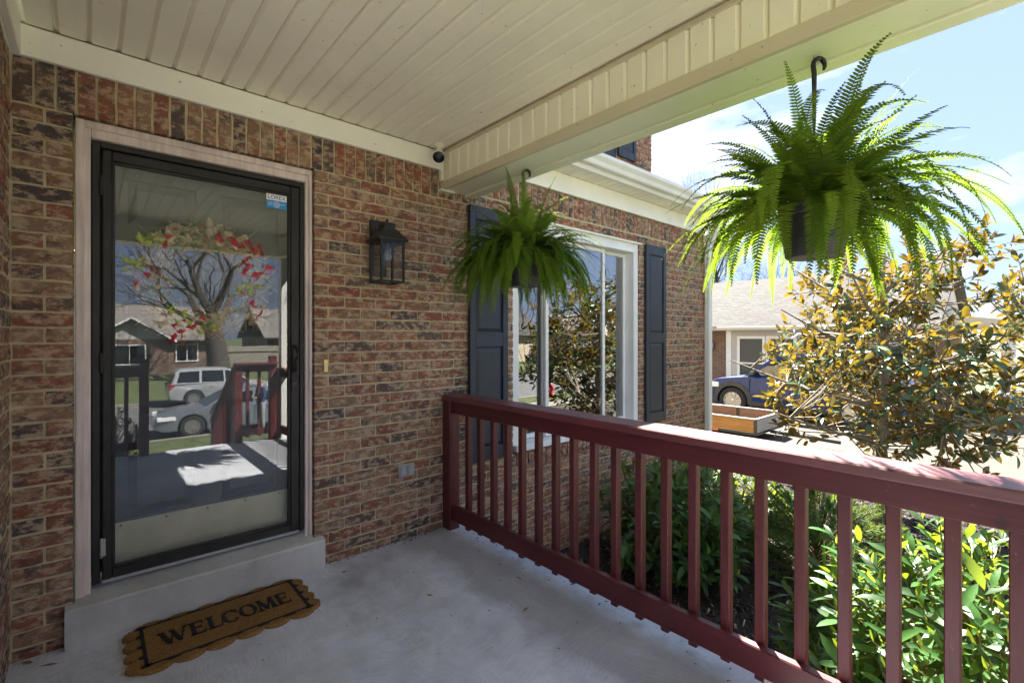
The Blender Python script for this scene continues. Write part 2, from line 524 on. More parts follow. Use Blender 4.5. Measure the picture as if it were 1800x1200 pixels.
# ------------------------------------------------------------------ mesh helpers
class MB:
    def __init__(self):
        self.v, self.f, self.mi, self.tint = [], [], [], []
        self.cur = 0
        self.ct = 0.5
    def add(self, verts, faces):
        b = len(self.v)
        self.v.extend([tuple(p) for p in verts])
        self.tint.extend([self.ct] * len(verts))
        for f in faces:
            self.f.append(tuple(b + i for i in f))
            self.mi.append(self.cur)
        return self
    def box(self, x0, x1, y0, y1, z0, z1):
        x0, x1 = min(x0, x1), max(x0, x1)
        y0, y1 = min(y0, y1), max(y0, y1)
        z0, z1 = min(z0, z1), max(z0, z1)
        return self.add([(x0, y0, z0), (x1, y0, z0), (x1, y1, z0), (x0, y1, z0), (x0, y0, z1), (x1, y0, z1), (x1, y1, z1), (x0, y1, z1)],
                        [(0, 3, 2, 1), (4, 5, 6, 7), (0, 1, 5, 4), (1, 2, 6, 5), (2, 3, 7, 6), (3, 0, 4, 7)])
    def bbox(self, x0, x1, y0, y1, z0, z1, b=0.004):
        """box with chamfered edges"""
        bm = bmesh.new()
        bmesh.ops.create_cube(bm, size=1.0, matrix=Matrix.Translation(((x0 + x1) / 2, (y0 + y1) / 2, (z0 + z1) / 2)) @ Matrix.Diagonal((abs(x1 - x0), abs(y1 - y0), abs(z1 - z0), 1)))
        bmesh.ops.bevel(bm, geom=bm.edges[:], offset=b, segments=1, affect='EDGES')
        return self.from_bm(bm)
    def from_bm(self, bm, M=None):
        bm.verts.index_update()
        vs = [(M @ v.co if M else v.co.copy()) for v in bm.verts]
        fs = [tuple(v.index for v in f.verts) for f in bm.faces]
        bm.free()
        return self.add(vs, fs)
    def prism(self, poly, vec):
        """closed solid: poly (3D points) extruded by vec"""
        n = len(poly)
        vec = Vector(vec)
        a = [Vector(p) for p in poly]
        vs = a + [p + vec for p in a]
        fs = [tuple(range(n))[::-1], tuple(range(n, 2 * n))]
        for i in range(n):
            j = (i + 1) % n
            fs.append((i, j, n + j, n + i))
        return self.add(vs, fs)
    def tube(self, pts, rad, sides=6, cap=True):
        pts = [Vector(p) for p in pts]
        n = len(pts)
        if not isinstance(rad, (list, tuple)):
            rad = [rad] * n
        vs, fs = [], []
        ref = None
        for i, p in enumerate(pts):
            d = (pts[min(i + 1, n - 1)] - pts[max(i - 1, 0)])
            if d.length < 1e-9:
                d = Vector((0, 0, 1))
            d.normalize()
            if ref is None:
                ref = Vector((0, 0, 1)) if abs(d.z) < 0.9 else Vector((1, 0, 0))
            u = d.cross(ref)
            if u.length < 1e-6:
                u = d.cross(Vector((0.3, 0.7, 0.2)))
            u.normalize()
            w = d.cross(u)
            ref = -w if False else ref
            for k in range(sides):
                a = 2 * PI * k / sides
                vs.append(p + (u * math.cos(a) + w * math.sin(a)) * rad[i])
        for i in range(n - 1):
            for k in range(sides):
                k2 = (k + 1) % sides
                fs.append((i * sides + k, i * sides + k2, (i + 1) * sides + k2, (i + 1) * sides + k))
        if cap:
            fs.append(tuple(range(sides))[::-1])
            fs.append(tuple((n - 1) * sides + k for k in range(sides)))
        return self.add(vs, fs)
    def lathe(self, prof, c=(0, 0, 0), seg=24, axis='Z'):
        vs, fs = [], []
        n = len(prof)
        for r, z in prof:
            for k in range(seg):
                a = 2 * PI * k / seg
                x, y = r * math.cos(a), r * math.sin(a)
                if axis == 'Z':
                    p = (c[0] + x, c[1] + y, c[2] + z)
                elif axis == 'Y':
                    p = (c[0] + x, c[1] + z, c[2] + y)
                else:
                    p = (c[0] + z, c[1] + x, c[2] + y)
                vs.append(p)
        for i in range(n - 1):
            for k in range(seg):
                k2 = (k + 1) % seg
                fs.append((i * seg + k, i * seg + k2, (i + 1) * seg + k2, (i + 1) * seg + k))
        if prof[0][0] > 1e-5:
            fs.append(tuple(range(seg))[::-1])
        if prof[-1][0] > 1e-5:
            fs.append(tuple((n - 1) * seg + k for k in range(seg)))
        return self.add(vs, fs)
    def mesh(self, name, mats, smooth=False, recalc=True):
        me = bpy.data.meshes.new(name)
        me.from_pydata(self.v, [], self.f)
        if not isinstance(mats, (list, tuple)):
            mats = [mats]
        for m in mats:
            me.materials.append(MAT[m])
        if len(mats) > 1:
            me.polygons.foreach_set('material_index', self.mi)
        at = me.attributes.new('tint', 'FLOAT', 'POINT')
        at.data.foreach_set('value', self.tint)
        if recalc:
            bm = bmesh.new()
            bm.from_mesh(me)
            bmesh.ops.recalc_face_normals(bm, faces=bm.faces[:])
            bm.to_mesh(me)
            bm.free()
        if smooth:
            me.polygons.foreach_set('use_smooth', [True] * len(me.polygons))
            if smooth != 'all':
                try:
                    me.set_sharp_from_angle(angle=R(35))
                except Exception:
                    pass
        me.update()
        return me

LOCAL = set()
def link(name, me, parent=None, matrix=None):
    o = bpy.data.objects.new(name, me)
    COL.objects.link(o)
    if matrix is not None:
        o.matrix_basis = matrix
    if parent is not None:
        o.parent = parent
        if parent.type == 'EMPTY' and parent.name not in LOCAL:
            o.matrix_parent_inverse = Matrix.Translation(-parent.location)
    return o
def add(name, mb, mats, parent=None, smooth=False, recalc=True):
    return link(name, mb.mesh(name, mats, smooth, recalc), parent)
def empty(name, loc, label, cat, group=None, rotz=None):
    o = bpy.data.objects.new(name, None)
    COL.objects.link(o)
    o.location = loc
    o.empty_display_size = 0.1
    if rotz is not None:
        o.rotation_euler = (0, 0, rotz)
        LOCAL.add(o.name)
    o['label'] = label
    o['category'] = cat
    if group:
        o['group'] = group
    return o
def tag(o, label=None, cat=None, group=None, kind=None):
    for k, v in (('label', label), ('category', cat), ('group', group), ('kind', kind)):
        if v:
            o[k] = v
    return o
def B(*a):
    return MB().box(*a)
def BB(*a, b=0.004):
    return MB().bbox(*a, b=b)
rng = random.Random(11)
def sm(a, b, t):
    t = max(0.0, min(1.0, (t - a) / (b - a)))
    return t * t * (3 - 2 * t)

# ------------------------------------------------------------------ terrain
def ground_z(x, y):
    base = -0.55 - 0.20 * sm(5.0, 9.0, x)
    s = sm(-4.0, -12.0, y)
    z = base * (1 - s) + (-1.74) * s
    if -24.62 < y < -14.58:
        z = -1.95
    if y < -24.62:
        z = -1.74 + 0.35 * sm(-26, -40, y)
    if x > 40:
        z += 1.2 * sm(40, 120, x)
    return z

def make_ground():
    xs = [-140, -90, -60, -40, -28, -20, -14, -10, -7, -5, -3, -1, 0.5, 2] + [2.5 + 0.5 * i for i in range(20)] + [13, 14, 15, 16, 18, 20, 24, 28, 34, 40, 50, 65, 90, 140, 220, 400]
    ys = [-400, -200, -120, -80, -60, -48, -40, -36, -32, -29, -27, -26, -25, -24.63, -24.61, -20, -16, -14.59, -14.57] + [-14 + 0.5 * i for i in range(31)] + [2, 3, 5, 8, 12, 18, 26, 40, 60, 100, 200, 400]
    m = MB()
    vs = [(x, y, ground_z(x, y)) for y in ys for x in xs]
    n = len(xs)
    fs = [(j * n + i, j * n + i + 1, (j + 1) * n + i + 1, (j + 1) * n + i) for j in range(len(ys) - 1) for i in range(n - 1)]
    m.add(vs, fs)
    tag(add('ground', m, 'grass', smooth='all'), kind='structure')
make_ground()

def drape(name, x0, x1, y0, y1, mat, off, nx, ny, jag=0.0):
    m = MB()
    vs = []
    for j in range(ny + 1):
        for i in range(nx + 1):
            x = x0 + (x1 - x0) * i / nx
            y = y0 + (y1 - y0) * j / ny
            if jag and i in (0, nx):
                x += noise.noise((y * 1.3, 3, 1)) * jag
            if jag and j in (0, ny):
                y += noise.noise((x * 1.3, 9, 1)) * jag
            vs.append((x, y, ground_z(x, y) + off))
    fs = [(j * (nx + 1) + i, j * (nx + 1) + i + 1, (j + 1) * (nx + 1) + i + 1, (j + 1) * (nx + 1) + i) for j in range(ny) for i in range(nx)]
    m.add(vs, fs)
    return tag(add(name, m, mat), kind='structure')
drape('mulch_bed', 1.9, 7.3, -3.7, 0.0, 'mulch', 0.012, 20, 20, 0.3)
drape('driveway', 7.6, 15.2, -14.57, 14.0, 'drive_concrete', 0.03, 24, 60)
drape('sidewalk', -60, 80, -12.6, -11.3, 'sidewalk_concrete', 0.045, 60, 3)
drape('bounce_pad', -8.0, -0.9, -14.57, -4.4, 'light_concrete', 0.028, 14, 24)  # unseen concrete pad, added to bounce sunlight up into the porch
drape('bounce_walk', 0.35, 1.55, -11.3, -5.3, 'light_concrete', 0.03, 6, 24)  # walk below the stairs, added to throw more sunlight back under the ceiling
tag(add('road', B(-140, 220, -24.6, -14.6, -1.95, -1.86), 'asphalt'), kind='structure')
tag(add('kerb_near', B(-140, 220, -14.6, -14.42, -1.96, -1.715), 'sidewalk_concrete'), kind='structure')
tag(add('kerb_far', B(-140, 220, -24.78, -24.6, -1.96, -1.715), 'sidewalk_concrete'), kind='structure')

# ------------------------------------------------------------------ porch floor
FRONT = -3.95
tag(add('porch_floor', BB(-0.34, 2.03, FRONT, 0.0, -0.62, 0.0, b=0.012), 'porch_concrete'), kind='structure')

# ------------------------------------------------------------------ the brick house
house = empty('brick_house', (2.8, 0.1, -0.6), 'red and brown mottled brick house with cream porch ceiling and dark blue shutters', 'house')
DX0, DX1, DZ0, DZ1 = -0.055, 0.985, 0.0, 2.345           # door opening
WX0, WX1, WZ0, WZ1 = 2.56, 4.35, 0.42, 2.335             # window opening
XR = 5.83
YF = -0.004                                              # brick face
CH = 0.0677
wall = MB()
my = 0.0042
def mort(x0, x1, z0, z1):
    wall.box(x0, x1, my, 0.20, z0, z1)
e = 0.006
mort(-0.45, DX0 - e, -0.8, DZ1 + e)
mort(-0.45, WX0 - e, DZ1 + e, 2.90)
mort(DX1 + e, WX0 - e, -0.8, DZ1 + e)
mort(DX0 - e, DX1 + e, -0.8, 0.0)
mort(WX0 - e, XR - 0.004, WZ1 + e, 2.90)
mort(WX1 + e, XR - 0.004, -0.8, WZ1 + e)
mort(WX0 - e, WX1 + e, -0.8, WZ0 - 0.06)
# return wall on the left
wall.box(-0.45, -0.2542, -1.45, 0.0, -0.8, 2.55)
# right-hand side wall and back
wall.box(XR - 0.2, XR - 0.006, 0.2, 9.0, -0.8, 2.90)
wall.box(-0.45, XR, 8.8, 9.0, -0.8, 2.9)
# upper storey
UY = 0.77
wall.box(-0.45, XR - 0.006, UY + 0.01, 9.0, 2.95, 4.72)
wall_o = add('wall', wall, 'mortar', house)

# brick meshes ------------------------------------------------------
BL, BH, BD = 0.193, 0.0570, 0.095
def brick_mesh(seed, tint, L=BL, H=BH):
    r = random.Random(seed)
    m = MB()
    m.ct = tint
    nx, nz = 4, 2
    vs = []
    for j in range(nz + 1):
        for i in range(nx + 1):
            x = -L / 2 + L * i / nx
            z = -H / 2 + H * j / nz
            edge = (i in (0, nx)) + (j in (0, nz))
            y = r.uniform(-0.002, 0.002) + (0.0015 if edge == 1 else 0.0035 if edge == 2 else 0)
            if i in (0, nx):
                x += r.uniform(-0.0022, 0.0022)
            if j in (0, nz):
                z += r.uniform(-0.0022, 0.0022)
            vs.append((x, y, z))
    fs = [(j * (nx + 1) + i, j * (nx + 1) + i + 1, (j + 1) * (nx + 1) + i + 1, (j + 1) * (nx + 1) + i) for j in range(nz) for i in range(nx)]
    per = [i for i in range(nx)] + [nx + j * (nx + 1) for j in range(nz)] + [nz * (nx + 1) + nx - i for i in range(nx)] + [(nz - j) * (nx + 1) for j in range(nz)]
    b0 = len(vs)
    for p in per:
        vs.append((vs[p][0], BD, vs[p][2]))
    k = len(per)
    for i in range(k):
        j = (i + 1) % k
        fs.append((per[j], per[i], b0 + i, b0 + j))
    m.add(vs, fs)
    return m
NV = 36
brick_mbs = [brick_mesh(100 + i, ((i * 0.61803) % 1.0)) for i in range(NV)]
brick_mes = [m.mesh('brick', 'brick', recalc=False) for m in brick_mbs]

bricks = []          # (matrix, variant, centre, normal)
def put_brick(cx, cy, cz, L, H, face, soldier=False, proud=0.0):
    v = rng.randrange(NV)
    S = Matrix.Diagonal((L / BL, 1, H / BH, 1))
    M = Matrix.Rotation(R(90), 4, 'Y') if soldier else Matrix.Identity(4)
    F = {'S': Matrix.Identity(4), 'E': Matrix.Rotation(R(90), 4, 'Z')}[face]
    j = rng.uniform(-0.0025, 0.0025) - proud
    nrm = Vector((0, -1, 0)) if face == 'S' else Vector((1, 0, 0))
    c = Vector((cx, cy, cz)) - nrm * j
    T = Matrix.Translation(c) @ F @ M @ Matrix.Rotation(rng.uniform(-0.004, 0.004), 4, 'Y') @ S
    bricks.append((T, v, c, nrm))
def course(a0, a1, z, off, face, const, H=BH):
    """bricks along one course between a0 and a1 (along x for S faces, along -y for E faces)"""
    P = 0.203
    o0 = -0.25 + off
    k = math.floor((a0 - o0) / P) - 1
    x = o0 + k * P
    while x < a1:
        s, t = max(x + 0.005, a0 + 0.003), min(x + P - 0.005, a1 - 0.003)
        if t - s > 0.028:
            c = (s + t) / 2
            if face == 'S':
                put_brick(c, const, z, t - s, H, 'S')
            else:
                put_brick(const, c, z, t - s, H, 'E')
        x += P
rows = range(-2, 36)
for k in range(0, 45):
    zt = 2.345 - k * CH
    zc = zt - CH / 2
    off = 0.1015 * ((k + 1) % 2)
    if zc < -0.66:
        break
    segs = []
    if zc > -0.02:
        segs += [(-0.25, DX0), (DX1, WX0 if WZ0 - 0.10 < zc < WZ1 else XR)]
    else:
        segs += [(2.02, XR)]
    if zc < WZ0 - 0.10 and zc > -0.02:
        segs = [(-0.25, DX0), (DX1, XR)]
    if WZ0 - 0.10 < zc < WZ1 + 0.0:
        segs = [s for s in segs if s[1] != XR] + [(WX1, XR)]
        if (DX1, WX0) not in segs and zc > -0.02:
            segs.append((DX1, WX0))
    for a, b in segs:
        course(a, b, zc, off, 'S', YF)
    if zc > -0.02:
        course(-1.45, -0.006, zc, 0.1015 * (k % 2) + 0.07, 'E', -0.25 - 0.0)
# one more course over the window side, then the soldier courses
course(2.15, XR, 2.345 + CH / 2 + 0.012, 0.1015, 'S', YF, 0.062)
def soldiers(x0, x1, z0, z1, face='S', const=YF):
    x = x0
    while x < x1 - 0.03:
        w = min(0.0677, x1 - x)
        zc, L = (z0 + z1) / 2, z1 - z0 - 0.010
        if face == 'S':
            put_brick(x + w / 2, const, zc, L, w - 0.010, 'S', True)
        else:
            put_brick(const, x + w / 2, zc, L, w - 0.010, 'E', True)
        x += 0.0677
soldiers(-0.25, 2.15, 2.345, 2.543)
soldiers(2.15, XR, 2.435, 2.637)
soldiers(-1.45, -0.01, 2.345, 2.543, 'E', -0.25)
# rowlock sill under the window
x = WX0 - 0.06
while x < WX1 + 0.05:
    put_brick(x + 0.034, -0.035, WZ0 - 0.058, 0.098, 0.0577, 'S', True)
    x += 0.0677
# upper storey wall, the piece beside the shutter
for k in range(21):
    zc = 3.2 + k * CH
    course(4.2, XR, zc, 0.1015 * (k % 2), 'S', UY)

def brick_score(b):
    T, v, c, nrm = b
    u, w, d = proj(c)
    if not (-30 < u < 1830 and -30 < w < 1230) or d < 0.1:
        return 0
    to = (CAM - c)
    cosv = max(0.0, to.normalized().dot(nrm))
    hid = 1.0
    if c.y > -0.1 and c.z < 0 and c.x < 3.0:
        hid = 0.0
    if c.z > 2.95:
        hid = 0.2
    return cosv / to.length_squared * hid
bricks.sort(key=brick_score, reverse=True)
for T, v, c, nrm in bricks[:300]:
    link('brick', brick_mes[v], wall_o, T)
rest = MB()
for T, v, c, nrm in bricks[300:]:
    bmb = brick_mbs[v]
    rest.ct = bmb.tint[0]
    rest.add([T @ Vector(p) for p in bmb.v], bmb.f)
tag(add('brickwork', rest, 'brick', wall_o, recalc=False), kind='stuff')

# frieze boards, ceiling, beam -----------------------------------------------
ZC = 2.668
add('frieze_board', BB(-0.225, 1.868, -0.034, -0.008, 2.535, ZC - 0.003, b=0.003), 'cream_trim', house)
add('frieze_board', BB(-0.246, -0.218, FRONT, -0.036, 2.53, ZC - 0.003, b=0.003), 'cream_trim', house)
add('frieze_board', BB(2.16, XR + 0.02, -0.030, -0.006, 2.632, 2.80, b=0.003), 'cream_trim', house)
ceil = add('porch_ceiling', B(-0.25, 2.15, FRONT, -0.004, ZC + 0.018, ZC + 0.05), 'cream_vinyl', house)
PW = 0.1033
def panel_profile(w):
    return [(0.0, 0.016), (0.006, 0.016), (0.020, 0.0), (w - 0.003, 0.0), (w - 0.001, 0.002), (w, 0.016)]
pm = MB()
pp = panel_profile(PW)
n = len(pp)
y0, y1 = FRONT + 0.02, -0.036
vs = [(x, y0, z) for x, z in pp] + [(x, y1, z) for x, z in pp]
fs = [(i, i + 1, n + i + 1, n + i) for i in range(n - 1)]
pm.add(vs, fs)
ceil_me = pm.mesh('ceiling_panel', 'cream_vinyl', recalc=False)
for i in range(21):
    x = -0.222 + i * PW
    if x + PW > 1.90:
        break
    link('ceiling_panel', ceil_me, ceil, Matrix.Translation((x, 0, ZC + rng.uniform(-0.0008, 0.0008))))
# beam with vertical panels on its inner face
beam = MB()
beam.box(1.892, 2.125, FRONT, 0.0, 2.412, 2.72)
beam_o = add('porch_beam', beam, 'beam_wrap', house)
vm = MB()
vs = [(-z, x, 2.46) for x, z in pp] + [(-z, x, ZC - 0.018) for x, z in pp]
vs = [(0.012 - 0.012 + z, x, zz) for zz in (2.455, ZC - 0.016) for x, z in pp]
vm.add(vs, fs)
vert_me = vm.mesh('beam_panel', 'cream_vinyl', recalc=False)
y = -0.02
while y > FRONT + 0.05:
    link('beam_panel', vert_me, beam_o, Matrix.Translation((1.874, y - PW, 0)))
    y -= PW
add('beam_trim', BB(1.866, 1.892, FRONT, -0.004, ZC - 0.020, ZC + 0.004, b=0.003), 'taupe_trim', beam_o)
m = MB()
m.bbox(1.866, 1.893, -1.16, -0.004, 2.400, 2.458, b=0.003)
m.bbox(1.863, 1.893, FRONT, -1.15, 2.398, 2.459, b=0.003)
add('beam_trim', m, 'taupe_trim', beam_o)
m = MB()
m.bbox(1.890, 2.062, -1.16, -0.004, 2.401, 2.414, b=0.002)
m.bbox(1.889, 2.062, FRONT, -1.15, 2.397, 2.413, b=0.002)
add('beam_soffit', m, 'beam_wrap', beam_o)
add('beam_fascia', BB(2.072, 2.150, FRONT - 0.02, -0.004, 2.388, 2.74, b=0.004), 'beam_wrap', beam_o)
# front beam of the porch and the corner post above the front rail
add('front_beam', BB(-0.25, 2.15, FRONT + 0.002, FRONT + 0.24, 2.405, 2.72), 'beam_wrap', house)
add('side_beam', BB(-0.45, -0.2475, FRONT, -1.46, 2.412, 2.72), 'beam_wrap', house)
add('porch_post', BB(-0.40, -0.28, FRONT + 0.04, FRONT + 0.16, -0.62, 2.411), 'white_trim', house)
add('porch_post', BB(1.90, 2.02, FRONT + 0.04, FRONT + 0.16, 0.0, 2.41), 'white_trim', house)
add('beam_bracket', BB(1.84, 1.96, -0.05, -0.007, 2.385, 2.40), 'white_trim', house)
add('corner_trim', BB(1.846, 1.8655, -0.045, -0.010, 2.46, 2.66), 'cream_trim', house)

# roofs (they shade the porch) ------------------------------------------------
roof = MB()
roof.prism([(-0.6, FRONT - 0.25, 2.75), (2.25, FRONT - 0.25, 2.75), (2.25, FRONT - 0.25, 2.79), (-0.6, FRONT - 0.25, 2.79)], (0, -FRONT + 0.2, 0.35))
roof.prism([(2.15, -0.30, 2.93), (2.15, UY, 3.35), (2.15, UY, 3.30), (2.15, -0.30, 2.88)], (XR + 0.15 - 2.15, 0, 0))
roof.prism([(-0.7, 0.5, 4.7), (-0.7, 4.9, 6.1), (-0.7, 9.3, 4.7), (-0.7, 9.3, 4.64), (-0.7, 0.5, 4.64)], (XR + 0.95, 0, 0))
add('roof', roof, 'roof_felt', house)
# soffit, fascia and gutter on the right part
soff = add('eave_soffit', B(2.16, XR + 0.1, -0.215, -0.005, 2.818, 2.84), 'cream_vinyl', house)
sp = MB()
vs = [(x, -0.212, z) for x, z in pp] + [(x, -0.031, z) for x, z in pp]
sp.add(vs, fs)
sp_me = sp.mesh('soffit_panel', 'cream_trim', recalc=False)
x = 2.17
while x < XR:
    link('soffit_panel', sp_me, soff, Matrix.Translation((x, 0, 2.80)))
    x += PW
add('eave_fascia', BB(2.16, XR + 0.12, -0.240, -0.214, 2.795, 2.93), 'white_trim', house)
gp = [(-0.242, 2.835), (-0.290, 2.835), (-0.300, 2.845), (-0.310, 2.875), (-0.338, 2.905), (-0.340, 2.935), (-0.328, 2.935), (-0.328, 2.912), (-0.300, 2.882), (-0.290, 2.850), (-0.250, 2.846), (-0.250, 2.93), (-0.242, 2.93)]
g = MB()
g.prism([(2.16, y, z) for y, z in gp], (XR + 0.16 - 2.16, 0, 0))
add('gutter', g, 'white_trim', house)
# downspout at the corner
d = MB()
d.bbox(5.765, 5.845, -0.085, -0.012, -0.55, 2.50, b=0.012)
d.prism([(5.77, -0.08, 2.48), (5.84, -0.08, 2.48), (5.84, -0.015, 2.50), (5.77, -0.015, 2.50)], (0, -0.19, 0.36))
add('downspout', d, 'white_trim', house)
# upper storey window and shutter
def shutter(x0, x1, z0, z1, yb, split):
    yf = yb - 0.032
    f = MB()
    w = 0.055
    f.bbox(x0, x0 + w, yf, yb, z0, z1)
    f.bbox(x1 - w, x1, yf, yb, z0, z1)
    rails = [z0, z0 + 0.10] , [z1 - 0.10, z1], [split - 0.055, split + 0.055]
    for a, b in rails:
        f.bbox(x0 + w - 0.001, x1 - w + 0.001, yf + 0.001, yb - 0.001, a, b)
    f.box(x0 + w, x1 - w, yf + 0.016, yb - 0.002, z0 + 0.05, z1 - 0.05)
    o = add('shutter', f, 'blue_shutter', house)
    for a, b in ((z0 + 0.10, split - 0.055), (split + 0.055, z1 - 0.10)):
        p = MB()
        i0, i1, j0, j1 = x0 + w + 0.006, x1 - w - 0.006, a + 0.006, b - 0.006
        q = 0.026
        yy = yf + 0.0155
        yo = yf + 0.004
        p.add([(i0, yy, j0), (i1, yy, j0), (i1, yy, j1), (i0, yy, j1), (i0 + q, yo, j0 + q), (i1 - q, yo, j0 + q), (i1 - q, yo, j1 - q), (i0 + q, yo, j1 - q)],
              [(0, 1, 5, 4), (1, 2, 6, 5), (2, 3, 7, 6), (3, 0, 4, 7), (4, 5, 6, 7)])
        add('raised_panel', p, 'blue_shutter', o)
    for zz in (z0 + 0.03, split, z1 - 0.03):
        for xx in (x0 + 0.028, x1 - 0.028):
            add('screw', MB().lathe([(0.007, 0.0), (0.006, -0.003), (0.0, -0.004)], (xx, yf, zz), 8, 'Y'), 'black_metal', o)
shutter(2.10, 2.475, 0.415, 2.34, -0.008, 1.335)
shutter(4.435, 4.83, 0.43, 2.345, -0.008, 1.345)
shutter(5.02, 5.40, 3.66, 4.6, UY - 0.006, 4.15)
up = MB()
up.box(4.2, 5.0, UY - 0.004, UY + 0.004, 3.6, 4.6)
add('upper_window_blind', up, 'blue_shutter', house)

# big window -------------------------------------------------------------------
win = MB()
c = 0.075
for x0, x1, z0, z1 in ((WX0, WX0 + c, WZ0, WZ1), (WX1 - c, WX1, WZ0, WZ1), (WX0 + c, WX1 - c, WZ1 - 0.095, WZ1), (WX0 + c, WX1 - c, WZ0, WZ0 + 0.05)):
    win.bbox(x0, x1, 0.012, 0.19, z0, z1, b=0.004)
win_o = add('window', win, 'white_vinyl', house)
add('window_sill', BB(WX0 + 0.004, WX1 - 0.004, -0.045, 0.015, WZ0 + 0.003, WZ0 + 0.055, b=0.005), 'white_vinyl', win_o)
add('head_flashing', BB(WX0, WX1 + 0.02, -0.022, 0.012, WZ1 - 0.006, WZ1 + 0.010, b=0.002), 'cream_trim', win_o)
wx0, wx1, wz0, wz1 = WX0 + c, WX1 - c, WZ0 + 0.05, WZ1 - 0.095
MX0, MX1 = 3.03, 3.84
def sash(x0, x1, y0, y1, w=0.038):
    s = MB()
    z0, z1 = wz0 + 0.006, wz1 - 0.006
    s.bbox(x0, x0 + w, y0, y1, z0, z1, b=0.003)
    s.bbox(x1 - w, x1, y0, y1, z0, z1, b=0.003)
    s.bbox(x0 + w, x1 - w, y0 + 0.001, y1 - 0.001, z0, z0 + w, b=0.003)
    s.bbox(x0 + w, x1 - w, y0 + 0.001, y1 - 0.001, z1 - w, z1, b=0.003)
    add('sash', s, 'white_vinyl', win_o)
    ym = (y0 + y1) / 2
    g = MB()
    g.box(x0 + w - 0.004, x1 - w + 0.004, ym - 0.002, ym + 0.002, z0 + w - 0.004, z1 - w + 0.004)
    add('pane', g, 'window_glass', win_o)
sash(wx0 + 0.004, MX0 + 0.02, 0.115, 0.145)
sash(MX0 - 0.02, MX1 + 0.02, 0.070, 0.100)
sash(MX1 - 0.02, wx1 - 0.004, 0.115, 0.145)
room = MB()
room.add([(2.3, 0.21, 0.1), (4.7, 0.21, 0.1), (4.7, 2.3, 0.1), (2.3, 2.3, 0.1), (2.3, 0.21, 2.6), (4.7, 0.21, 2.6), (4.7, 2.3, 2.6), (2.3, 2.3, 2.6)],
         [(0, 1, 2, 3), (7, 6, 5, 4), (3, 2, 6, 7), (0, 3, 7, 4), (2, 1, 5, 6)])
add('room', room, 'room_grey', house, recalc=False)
cur = MB()
for cx0, cx1 in ((2.62, 2.80), (4.02, 4.27)):
    npt = 26
    vs = []
    for i in range(npt):
        t = i / (npt - 1)
        xx = cx0 + (cx1 - cx0) * t
        yy = 0.26 + 0.018 * math.sin(t * 30)
        vs += [(xx, yy, 0.35), (xx, yy, 2.4)]
    cur.add(vs, [(2 * i, 2 * i + 2, 2 * i + 3, 2 * i + 1) for i in range(npt - 1)])
add('curtain', cur, 'curtain', house)

# door frame, entry door, storm door ---------------------------------------------
stepm = MB()
stepm.prism([(0, 0.16, 0.0), (0, -0.052, 0.0), (0, -0.052, 0.160), (0, -0.046, 0.168), (0, 0.07, 0.198), (0, 0.16, 0.200)], (1.115, 0, 0))
bm = bmesh.new()
me_ = stepm.mesh('tmp', 'step_concrete')
bm.from_mesh(me_)
bmesh.ops.translate(bm, verts=bm.verts, vec=(-0.085, 0, 0))
stepm = MB().from_bm(bm)
# keep the ends of the step out of the brick: narrow behind the wall face
stepm2 = MB()
stepm2.prism([(-0.085, -0.052, 0.001), (-0.085, -0.052, 0.160), (-0.085, -0.046, 0.168), (-0.085, -0.009, 0.1765), (-0.085, -0.009, 0.001)], (1.118, 0, 0))
stepm2.prism([(DX0 + 0.004, -0.0095, 0.001), (DX0 + 0.004, -0.0095, 0.1763), (DX0 + 0.004, 0.16, 0.206), (DX0 + 0.004, 0.16, 0.001)], (DX1 - DX0 - 0.008, 0, 0))
add('door_step', stepm2, 'step_concrete', house)

fr = MB()
fy0, fy1 = 0.030, 0.17
fr.bbox(DX0 + 0.002, 0.0, fy0, fy1, 0.18, DZ1 - 0.002, b=0.004)
fr.bbox(0.945, DX1 - 0.002, fy0, fy1, 0.18, DZ1 - 0.002, b=0.004)
fr.bbox(0.0, 0.945, fy0, fy1, 2.268, DZ1 - 0.002, b=0.004)
fr.bbox(DX0 + 0.002, -0.018, fy0 - 0.012, fy0 + 0.01, 0.18, DZ1 - 0.003, b=0.004)
fr.bbox(0.963, DX1 - 0.002, fy0 - 0.012, fy0 + 0.01, 0.18, DZ1 - 0.003, b=0.004)
fr.bbox(-0.018, 0.963, fy0 - 0.012, fy0 + 0.01, DZ1 - 0.038, DZ1 - 0.003, b=0.004)
add('door_frame', fr, 'pink_casing', house)

ent = MB()
EY = 0.130
ent.box(0.0, 0.945, EY + 0.010, EY + 0.05, 0.235, 2.268)
ex = [0.0, 0.125, 0.415, 0.53, 0.82, 0.945]
ez = [0.235, 0.47, 1.02, 1.22, 1.80, 1.90, 2.13, 2.268]
# stiles and rails proud of the panel field
for a, b in ((0, 1), (2, 3), (4, 5)):
    ent.box(ex[a], ex[b], EY, EY + 0.012, 0.235, 2.268)
for a, b in ((0, 1), (2, 3), (4, 5), (6, 7)):
    for i, j in ((1, 2), (3, 4)):
        ent.box(ex[i], ex[j], EY, EY + 0.012, ez[a], ez[b])
ent_o = add('entry_door', ent, 'navy_door', house)
for a, b in ((1, 2), (3, 4), (5, 6)):
    for i, j in ((1, 2), (3, 4)):
        p = MB()
        i0, i1, j0, j1 = ex[i] + 0.012, ex[j] - 0.012, ez[a] + 0.012, ez[b] - 0.012
        q, yy, yo = 0.035, EY + 0.0095, EY - 0.002
        p.add([(i0, yy, j0), (i1, yy, j0), (i1, yy, j1), (i0, yy, j1), (i0 + q, yo, j0 + q), (i1 - q, yo, j0 + q), (i1 - q, yo, j1 - q), (i0 + q, yo, j1 - q)],
              [(0, 1, 5, 4), (1, 2, 6, 5), (2, 3, 7, 6), (3, 0, 4, 7), (4, 5, 6, 7)])
        add('door_panel', p, 'navy_door', ent_o)
